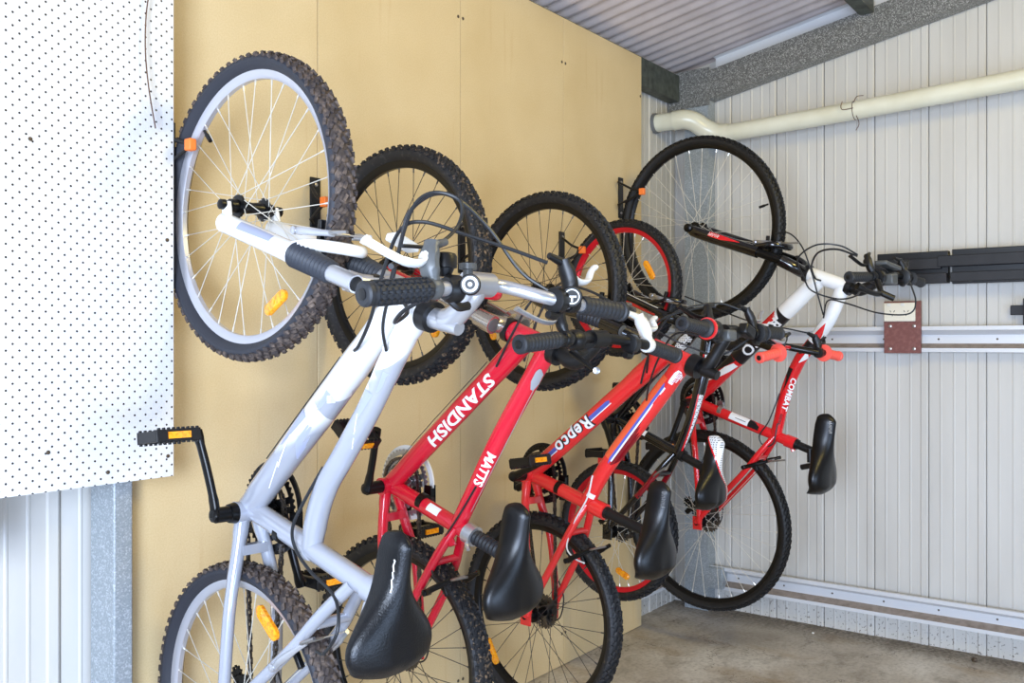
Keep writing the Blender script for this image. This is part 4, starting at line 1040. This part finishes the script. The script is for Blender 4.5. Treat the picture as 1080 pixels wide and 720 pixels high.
for sx in (-1, 1):
    bm = NB(); lathe(bm, V(sx * .054, .335, 1.142), V(0, .94, -.35), [(0, .017), (.003, .016), (.004, .012)], 18); obj('fork_cap', bm, GREYP, fk)
v_brake(C, 'front_brake', (.205, 1.235), (.93, -.15), STEEL, arm_len=.09); v_brake(C, 'rear_brake', (.15, .488), (.88, .47), BLKM, arm_len=.09)
bm = NB(); tube(bm, spl([V(0, .545, 1.046), V(0, .572, 1.052), V(0, .61, 1.105), V(0, .628, 1.133)], 5), [.016, .0175, .016, .015], 16); tube(bm, [V(0, .56, 1.04), V(0, .60, 1.026)], [.018, .013], 12); lathe(bm, V(-.026, .632, 1.137), (1, 0, 0), [(0, .020), (.052, .020)], 20); obj('stem', bm, BLKP, C)
bm = NB(); tube(bm, spl([V(-.28, .672, 1.148), V(-.16, .668, 1.140), V(-.08, .640, 1.134), V(0, .632, 1.135), V(.08, .635, 1.138), V(.16, .640, 1.140), V(.28, .628, 1.143)], 6), .0112, 14); obj('handlebar', bm, BLKP, C)
grip(C, (-.17, .668, 1.141), (-.285, .672, 1.149), .0165, GRIP, 9, flange=.023); grip(C, (.165, .640, 1.140), (.28, .628, 1.143), .0165, GRIP, 9, flange=.021)
bm = NB(); lathe(bm, V(-.165, .668, 1.141), (1, 0, 0), [(-.003, .027), (.003, .027), (.003, .022), (-.003, .022)], 28, closed=True); obj('shifter_ring', bm, REDC, C, label='red ring round the left twist shifter')
lever(C, -1, (-.12, .655, 1.138), BLKP, BLKP, L=.10, up=.062, du=-.02); lever(C, 1, (.12, .638, 1.139), BLKP, PALE, L=.09, up=.066, du=-.02)
shifter(C, (-.145, .665, 1.139), -1, BLKP, .024, dial=False); shifter(C, (.148, .64, 1.139), 1, BLKP, .026, dial=False)
bm = NB(); box(bm, V(.05, .655, 1.142), (.05, .028, .03), Matrix.Rotation(R_(20), 3, 'Y')); obj('gear_display', bm, BLKP, C, bevel=.006); bm = NB(); box(bm, V(-.06, .665, 1.128), (.04, .028, .028)); obj('gear_display', bm, GREYP, C, bevel=.006)
cable(C, [(-.08, .64, 1.20), (-.13, .60, 1.19), (-.17, .54, 1.165), (-.14, .48, 1.12), (-.08, .44, 1.08), (-.03, .40, 1.03)], .0028)
cable(C, [(.08, .62, 1.20), (.02, .58, 1.215), (-.07, .52, 1.19), (-.09, .47, 1.13), (-.06, .42, 1.06), (-.035, .385, 1.0)], .0028)
cable(C, [(-.13, .645, 1.12), (-.15, .57, 1.13), (-.12, .50, 1.07), (-.06, .43, 1.0), (-.03, .40, .955)], .0026)
cable(C, [(.13, .62, 1.125), (.08, .56, 1.08), (.03, .50, 1.10), (0, .44, 1.13), (0, .37, 1.17)], .0028)
cable(C, [(-.024, .215, .735), (-.028, .20, .67), (-.04, .165, .60), (-.05, .145, .53), (-.05, .17, .50), (-.05, .21, .49)], .0024, m=WPL)
bm = NB(); tube(bm, [V(0, .235, .635), V(0, .385, .595)], [.0155, .0145], 18); tube(bm, [V(0, .242, .633), V(0, .255, .629)], .0175, 18); box(bm, V(0, .405, .590), (.05, .028, .045)); tube(bm, [V(-.022, .40, .602), V(-.022, .40, .578)], .006, 8); obj('seatpost', bm, BLKP, C)
sdC = saddle(C, (.467, .738), (.449, .470), .180, VINYL, nosew=.019, drop=.036)
scribble(sdC, (-.004, .437, .72), (-.008, .432, .5), .027, .005, .042, .011, R_(40), GREYDEC, n=12, w=.0009, lift=.003)
chainset(C, bbC, BLKM, [(.083, 42), (.062, 32), (.042, 22)], .093, BLKP)
crank_and_pedal(C, bbC, -1, R_(24), .152, BLKM, BLKP, pang=R_(12)); crank_and_pedal(C, bbC, 1, R_(204), .152, BLKM, BLKP)
chain_loop(C, bbC, .063, hC, .034, .036); front_mech(C, bbC); rear_mech(C, RC)

# ================================================================== bicycle D : small, red rims
RD = .245; WD = .854
D = bike_root('mountain_bike', 'small black children\'s bike with red rims and red grips, second from the corner', 2.885, 1.393, 2.855, .540, .247, RD, -6)
bbD = (-.015, .636); hD = (0, RD); fD = (0, RD + WD)
w = wheel(D, 'front_wheel', RD, (0, *fD), REDRIM, TY_D, SPOKE, BLKM, nsp=28, seed=.2, rdepth=.014, rout=.034); reflector(w, (.123, 1.155 - fD[1]), R_(-60), L=.075)
w = wheel(D, 'rear_wheel', RD, (0, *hD), REDRIM, TY_D, SPOKE, BLKM, nsp=28, hw=.056, seed=.7, rdepth=.014, rout=.034); reflector(w, (.033, .099 - RD), R_(-25), L=.06); cassette(w, .044)
bm = NB()
tube(bm, [V(0, .258, .968), V(0, .355, .925)], .021, 18)
tube(bm, spl([V(0, -.012, .640), V(0, .119, .784), V(0, .254, .900), V(0, .30, .945)], 4), [.020, .0225, .024, .023], 18)
tube(bm, spl([V(0, .352, .925), V(0, .345, .865), V(0, .336, .798), V(0, .295, .655), V(0, .246, .536)], 5), [.022, .022, .021, .0185, .017], 18)
tube(bm, [V(0, -.015, .636), V(0, .262, .526)], .0165, 18)
lathe(bm, V(-.033, *bbD), (1, 0, 0), [(0, .020), (.066, .020)], 20)
stays(bm, bbD, hD, (.235, .530), RD, rc=.0105, rs=.0105, mfn=lambda t: 1 if .25 < t < .52 else 0)
frD = obj('frame', bm, [BLK, DKRED], D)
bm = NB(); tube(bm, [V(-.045, -.02, .495), V(.045, -.01, .490)], .012, 10); box(bm, V(-.045, -.03, .492), (.02, .04, .03)); box(bm, V(.045, -.02, .487), (.02, .04, .03)); obj('chainstay_bridge', bm, REDE, frD, label='red bridge piece above the rear wheel')
patch(frD, (0, .30, .945), (0, -.012, .640), .0235, [(.02, -10, 60), (.05, -30, 80), (.09, 0, 60), (.12, 20, 40)], DOTS, label='dotted white graphic')
d0, d1 = (0, .345, .865), (0, .246, .536)
dt_ = [(0, .352, .925), (0, .345, .865), (0, .336, .798), (0, .295, .655), (0, .246, .536)]
patch_path(frD, dt_, (.0225, .0172), [(.25, 20, 92), (.5, 28, 92), (.75, 50, 84), (.95, 66, 72)], DOTS, label='tapering dotted white graphic')
patch_path(frD, dt_, (.0225, .0172), [(.25, 4, 20), (.5, 14, 28), (.75, 36, 50), (1.0, 50, 70)], REDE, label='red edge line')
patch(frD, (0, -.015, .636), (0, .262, .526), .0168, [(.085, 0, 70), (.145, 0, 70)], WHITES, label='white sticker with small print')
bm = NB()
for sx in (-1, 1): tube(bm, spl([V(sx * .050, -.002, fD[1] - .010), V(sx * .050, .05, 1.062), V(sx * .048, .21, .995), V(sx * .030, .235, .982), V(0, .245, .974)], 4), [.014, .018, .018, .018, .018], 16)
tube(bm, spl([V(-.05, .15, 1.035), V(-.046, .215, 1.048), V(0, .256, 1.040), V(.046, .215, 1.048), V(.05, .15, 1.035)], 5), .009, 12)
fk = obj('fork', bm, BLK, D)
for sx in (-1, 1): patch(fk, (sx * .050, .05, 1.062), (sx * .048, .21, .995), .0182, [(.0, -40, -20), (.05, -50, -10), (.15, -45, -15)], REDE, label='red flash on the fork leg'); patch(fk, (sx * .050, .05, 1.062), (sx * .048, .21, .995), .0182, [(.0, 55, 62), (.15, 50, 60)], WHITES)
bm = NB(); tube(bm, [V(0, .352, .927), V(0, .372, .918)], .026, 18); obj('headset_cup', bm, BLKP, frD)
bm = NB(); tube(bm, [V(0, .246, .973), V(0, .260, .967)], .025, 18); obj('headset_cup', bm, BLKP, frD)
v_brake(D, 'front_brake', (.165, 1.062), (.90, -.3), STEEL, arm_len=.08, spread=.034); v_brake(D, 'rear_brake', (.125, .385), (.64, .76), BLKM, arm_len=.085, spread=.034)
bm = NB(); tube(bm, spl([V(0, .37, .919), V(0, .43, .893), V(0, .465, .898), V(0, .478, .915)], 5), .016, 14); lathe(bm, V(-.025, .48, .92), (1, 0, 0), [(0, .019), (.05, .019)], 18); obj('stem', bm, BLKP, D)
bm = NB(); tube(bm, spl([V(-.235, .665, .852), V(-.15, .675, .868), V(-.12, .67, .872), V(-.075, .58, .895), V(-.045, .50, .918), V(0, .48, .92), V(.045, .50, .918), V(.075, .58, .895), V(.12, .67, .876), V(.15, .682, .875), V(.235, .69, .868)], 6), .0108, 14); obj('handlebar', bm, BLKM, D)
bm = NB(); tube(bm, [V(-.085, .60, .89), V(.085, .60, .89)], .0065, 10); obj('crossbar', bm, REDE, D)
grip(D, (-.145, .676, .868), (-.245, .664, .850), .0150, GRIPR, 7, flange=.027); grip(D, (.145, .682, .875), (.245, .69, .867), .0150, GRIPR, 7, flange=.027)
lever(D, -1, (-.125, .67, .872), BLKP, PALE, L=.085, up=.050, du=.012); lever(D, 1, (.125, .675, .875), BLKP, BLKP, L=.085, up=.055, du=-.012)
cable(D, [(.09, .66, .935), (.0, .60, .95), (-.10, .55, .945), (-.12, .50, .92)], .0024); cable(D, [(-.09, .66, .92), (-.03, .56, .955), (.0, .46, .985), (0, .34, 1.03), (0, .26, 1.06)], .0024)
bm = NB(); tube(bm, [V(0, .25, .530), V(0, .345, .492)], .0140, 16); tube(bm, [V(0, .252, .530), V(0, .268, .523)], .020, 16); box(bm, V(0, .352, .489), (.046, .026, .04)); obj('seatpost', bm, BLKP, D)
def sadD(t, x):
    lo = -1.0 + 1.35 * min(1, t * 1.5) if t > .02 else -1.1
    return 1 if lo < x < 1.02 - .7 * max(0, t - .1) else (2 if abs(x - lo) < .07 or abs(x - 1.05 + .7 * max(0, t - .1)) < .04 else 0)
saddle(D, (.423, .602), (.402, .357), .180, VINYL, nosew=.019, drop=.032, mats=[VINYL, DOTS, REDE], mfn=sadD, res=8)
chainset(D, bbD, BLKM, [(.070, 36), (.052, 28)], .080, BLKP)
crank_and_pedal(D, bbD, -1, R_(-60), .127, BLKM, BLKP); crank_and_pedal(D, bbD, 1, R_(120), .127, BLKM, BLKP)
chain_loop(D, bbD, .070, hD, .034, .044); front_mech(D, bbD, r=.08); rear_mech(D, RD)

# ================================================================== bicycle E : white, black and red COMBAT
RE = .352; WE = 1.126
E = bike_root('mountain_bike', 'large white, black and red mountain bike, farthest from the pegboard, in the corner', 3.32, 1.637, 3.377, .512, .351, RE, -5)
bbE = (-.035, .812); hE = (0, RE); fE = (0, RE + WE)
w = wheel(E, 'front_wheel', RE, (0, *fE), BLKM, TY_E, SPOKE, BLKM, seed=.4, rout=.036, rdepth=.013); valve(w, (.282, 1.543 - fE[1]), RE)
w = wheel(E, 'rear_wheel', RE, (0, *hE), BLKM, TY_E, SPOKE, BLKM, hw=.056, seed=.1, rout=.036, rdepth=.013); cassette(w, .052)
bm = NB()
tube(bm, [V(0, .440, 1.284), V(0, .572, 1.236)], [.026, .024], 20, mi=0)
tube(bm, spl([V(0, -.035, .815), V(0, .0913, .9268), V(0, .2175, 1.0385), V(0, .3437, 1.1502), V(0, .47, 1.262)], 8), [.026, .029, .031, .031, .030], 22, mfn=lambda t: 1 if t < .36 else (2 if t < .72 else 0))
tube(bm, spl([V(0, .560, 1.238), V(0, .512, 1.130), V(0, .450, 1.045), V(0, .398, .980), V(0, .346, .868), V(0, .300, .700)], 8), [.024, .0235, .023, .0225, .0215, .0205], 20, mfn=lambda t: 0 if t < .40 else 1)
tube(bm, [V(0, -.035, .812), V(0, .372, .678)], [.020, .0195], 20, mi=1)
tube(bm, [V(0, .34, .688), V(0, .376, .677)], .023, 20, mi=1); tube(bm, [V(0, .362, .662), V(0, .368, .650)], .008, 8, mi=1)
lathe(bm, V(-.036, *bbE), (1, 0, 0), [(0, .0225), (.072, .0225)], 24, mi=1)
stays(bm, bbE, hE, (.300, .700), RE, rc=.0115, rs=.0115, mc=1, ms=1)
frE = obj('frame', bm, [WHITEP, REDE, BLACKS], E)
e0, e1 = (0, .47, 1.262), (0, -.035, .815)
patch(frE, e0, e1, .0312, [(.185, -60, -52), (.20, -60, 8), (.235, -60, -15), (.255, -60, -50)], REDE, label='red flash'); patch(frE, e0, e1, .0310, [(.175, -62, -50), (.190, -62, 16), (.245, -62, -5), (.270, -62, -45)], WHITES)
text_decal(E, frE, 'REPCO', e0, e1, .0312, .196, .056, WHITES, phi0=R_(20), bold=.0014, space=1.06, lift=.0022, label='white lettering on black')
patch(frE, e0, e1, .0302, [(.435, 20, 60), (.47, -5, 45), (.53, -20, 10), (.56, -24, -20)], WHITES); patch(frE, e0, e1, .0300, [(.42, -60, 20), (.50, -60, -24), (.57, -50, -45)], BLACKS)
g0, g1 = (0, .450, 1.045), (0, .398, .980)
patch(frE, (0, .512, 1.130), (0, .450, 1.045), .0236, [(.02, 10, 14), (.06, -10, 45), (.09, -20, 55)], REDE); patch(frE, (0, .512, 1.130), (0, .450, 1.045), .0236, [(.06, 60, 64), (.10, 40, 95)], BLACKS)
patch(frE, (0, .450, 1.045), (0, .398, .980), .0232, [(.0, -40, 80), (.035, -40, 30), (.06, -40, -20)], BLACKS); patch(frE, (0, .450, 1.045), (0, .398, .980), .0236, [(.035, 20, 30), (.055, 20, 70), (.085, 20, 26)], WHITES)
text_decal(E, frE, 'COMBAT', (0, .392, .968), (0, .306, .720), .0222, .050, .026, WHITES, phi0=R_(24), bold=.0009, shear=.15, space=1.05, xs=1.12, label='white lettering on red')
scribble(frE, (0, .392, .968), (0, .306, .720), .0218, .192, .040, .012, R_(18), BLACKS, n=7, w=.0016)
patch(frE, (0, .38, .95), (0, .336, .83), .0220, [(.0, -60, 5), (.06, -60, -8), (.13, -60, -40)], BLACKS)
patch(frE, (0, -.035, .812), (0, .372, .678), .0200, [(.165, -10, 80), (.245, -10, 80)], WHITES, label='white band with small print'); patch(frE, (0, -.035, .812), (0, .372, .678), .0202, [(.245, -10, 80), (.265, -10, 70), (.29, -10, 30)], BLACKS); patch(frE, (0, -.035, .812), (0, .372, .678), .0204, [(.19, 22, 28), (.235, 22, 28)], BLACKS)
bm = NB(); tube(bm, [V(0, .424, 1.290), V(0, .441, 1.284)], .031, 20); obj('headset_cup', bm, BLKP, frE)
bm = NB(); tube(bm, [V(0, .571, 1.2365), V(0, .59, 1.229)], .027, 20); obj('headset_cup', bm, BLKP, frE)
bm = NB()
for sx in (-1, 1):
    tube(bm, spl([V(sx * .060, -.002, fE[1] - .004), V(sx * .060, .04, fE[1] - .024), V(sx * .060, .275, 1.370)], 3), [.018, .0215, .0215], 18)
    tube(bm, spl([V(sx * .060, .36, 1.337), V(sx * .045, .40, 1.312), V(sx * .02, .418, 1.296), V(0, .424, 1.291)], 4), .022, 16)
tube(bm, spl([V(-.060, .26, 1.388), V(-.055, .325, 1.395), V(-.02, .362, 1.385), V(.02, .362, 1.385), V(.055, .325, 1.395), V(.060, .26, 1.388)], 5), .012, 12, sq=.8)
fk = obj('fork', bm, BLK, E)
for sx in (-1, 1):
    bm = NB(); tube(bm, [V(sx * .060, .27, 1.372), V(sx * .060, .365, 1.335)], .016, 18); obj('stanchion', bm, BLKM, fk)
f0, f1 = (-.060, .04, fE[1] - .024), (-.060, .275, 1.370)
patch(fk, f0, f1, .0217, [(.045, 10, 62), (.10, 8, 60), (.175, 40, 46)], REDE, label='red flash on the fork leg'); scribble(fk, f0, f1, .0222, .045, .045, .014, R_(32), WHITES, n=7, w=.0016)
bm = NB(); lathe(bm, V(-.068, 0, fE[1]), (-1, 0, 0), [(0, .017), (.016, .016), (.020, .010)], 18); obj('axle_nut', bm, BLKM, fk)
v_brake(E, 'front_brake', (.262, 1.408), (.92, -.1), STEEL, arm_len=.095); v_brake(E, 'rear_brake', (.20, .585), (.95, .30), BLKM, arm_len=.10, spread=.04)
bm = NB(); tube(bm, spl([V(0, .588, 1.230), V(0, .62, 1.222), V(0, .67, 1.245), V(0, .70, 1.268)], 5), [.018, .020, .018, .018], 16); lathe(bm, V(-.025, .706, 1.27), (1, 0, 0), [(0, .020), (.05, .020)], 20); obj('stem', bm, BLKP, E)
bm = NB(); tube(bm, spl([V(-.30, .700, 1.263), V(-.18, .716, 1.263), V(-.08, .712, 1.270), V(0, .706, 1.272), V(.08, .712, 1.268), V(.18, .722, 1.258), V(.30, .722, 1.243)], 6), .0112, 14); obj('handlebar', bm, BLKM, E)
grip(E, (-.19, .715, 1.263), (-.305, .699, 1.263), .0165, GRIP, 10); grip(E, (.185, .722, 1.257), (.30, .722, 1.243), .0165, GRIP, 10, flange=.024)
lever(E, -1, (-.155, .718, 1.264), BLKP, BLKP, L=.10, up=.072, du=-.02); lever(E, 1, (.15, .72, 1.260), BLKP, BLKP, L=.10, up=.065, du=-.02)
shifter(E, (-.125, .718, 1.262), -1, BLKP, .027, dial=False); shifter(E, (.13, .72, 1.262), 1, BLKP, .027, dial=False)
bm = NB(); box(bm, V(-.03, .725, 1.30), (.14, .04, .014), Matrix.Rotation(R_(8), 3, 'Y')); obj('gear_display', bm, GREYP, E, bevel=.005); bm = NB(); box(bm, V(-.06, .74, 1.255), (.05, .035, .035)); obj('gear_display', bm, GREYP, E, bevel=.005)
bm = NB(); tube(bm, spl([V(-.16, .735, 1.25), V(-.19, .755, 1.21), V(-.25, .742, 1.215), V(-.29, .72, 1.235)], 5), [.010, .009, .008, .012], 10); tube(bm, [V(-.19, .755, 1.212), V(-.17, .79, 1.192)], .010, 10); obj('thumb_lever', bm, BLKP, E)
cable(E, [(-.20, .688, 1.335), (-.25, .65, 1.365), (-.27, .58, 1.37), (-.25, .51, 1.33), (-.16, .49, 1.27), (-.12, .50, 1.225), (-.10, .58, 1.195), (-.14, .66, 1.205), (-.26, .72, 1.235)], .0028)
cable(E, [(-.20, .688, 1.33), (-.22, .63, 1.355), (-.20, .56, 1.35), (-.12, .50, 1.31), (-.06, .485, 1.27), (-.025, .49, 1.26)], .0034)
cable(E, [(-.04, .33, 1.435), (-.05, .39, 1.43), (-.06, .44, 1.38), (-.06, .47, 1.30), (-.05, .49, 1.21), (-.03, .50, 1.14)], .0026)
cable(E, [(-.03, .50, 1.13), (-.06, .53, 1.19), (-.08, .60, 1.18), (-.06, .70, 1.145), (-.04, .79, 1.14), (-.03, .81, 1.18), (-.03, .79, 1.25)], .0026)
cable(E, [(-.024, .33, .86), (-.03, .29, .76), (-.03, .25, .70), (-.03, .27, .665), (-.03, .305, .68), (-.025, .32, .75)], .0026)
bm = NB(); tube(bm, [V(0, .37, .679), V(0, .47, .646)], .0145, 16); tube(bm, [V(0, .374, .678), V(0, .386, .674)], .019, 16); box(bm, V(0, .468, .645), (.05, .028, .05)); tube(bm, [V(-.024, .44, .668), V(-.024, .44, .62)], .010, 10); tube(bm, [V(-.03, .41, .60), V(-.03, .455, .612)], .010, 8); obj('seatpost', bm, BLKP, E)
sdE = saddle(E, (.532, .793), (.508, .505), .188, VINYL, nosew=.022, drop=.038)
scribble(sdE, (-.004, .501, .775), (-.008, .495, .5), .028, .005, .042, .011, R_(35), WHITES, n=12, w=.0009, lift=.003, seed=4)
chainset(E, bbE, BLKM, [(.086, 42), (.064, 32), (.044, 22)], .098, BLKP)
crank_and_pedal(E, bbE, -1, R_(250), .165, BLKM, BLKP); crank_and_pedal(E, bbE, 1, R_(70), .165, BLKM, BLKP)
chain_loop(E, bbE, .065, hE, .036, .036); front_mech(E, bbE, STEEL); rear_mech(E, RE)

# ------------------------------------------------------------------ hooks
hook(1.252, (1.225, .130, 1.632), 'black wall hook with orange tip holding the nearest wheel, half hidden by the pegboard')
hook(1.692, (1.668, .070, 1.566), 'black wall hook behind the right side of the nearest white-rimmed wheel')
hook(2.306, (2.308, .090, 1.512), 'black wall hook behind the second tyre, its orange tip in the third wheel')
hook(2.887, (2.872, .102, 1.535), 'black wall hook with orange tip on the small red-rimmed wheel')
hook(3.322, (3.279, .125, 1.797), 'black wall hook with orange tip holding the farthest large wheel by the corner')
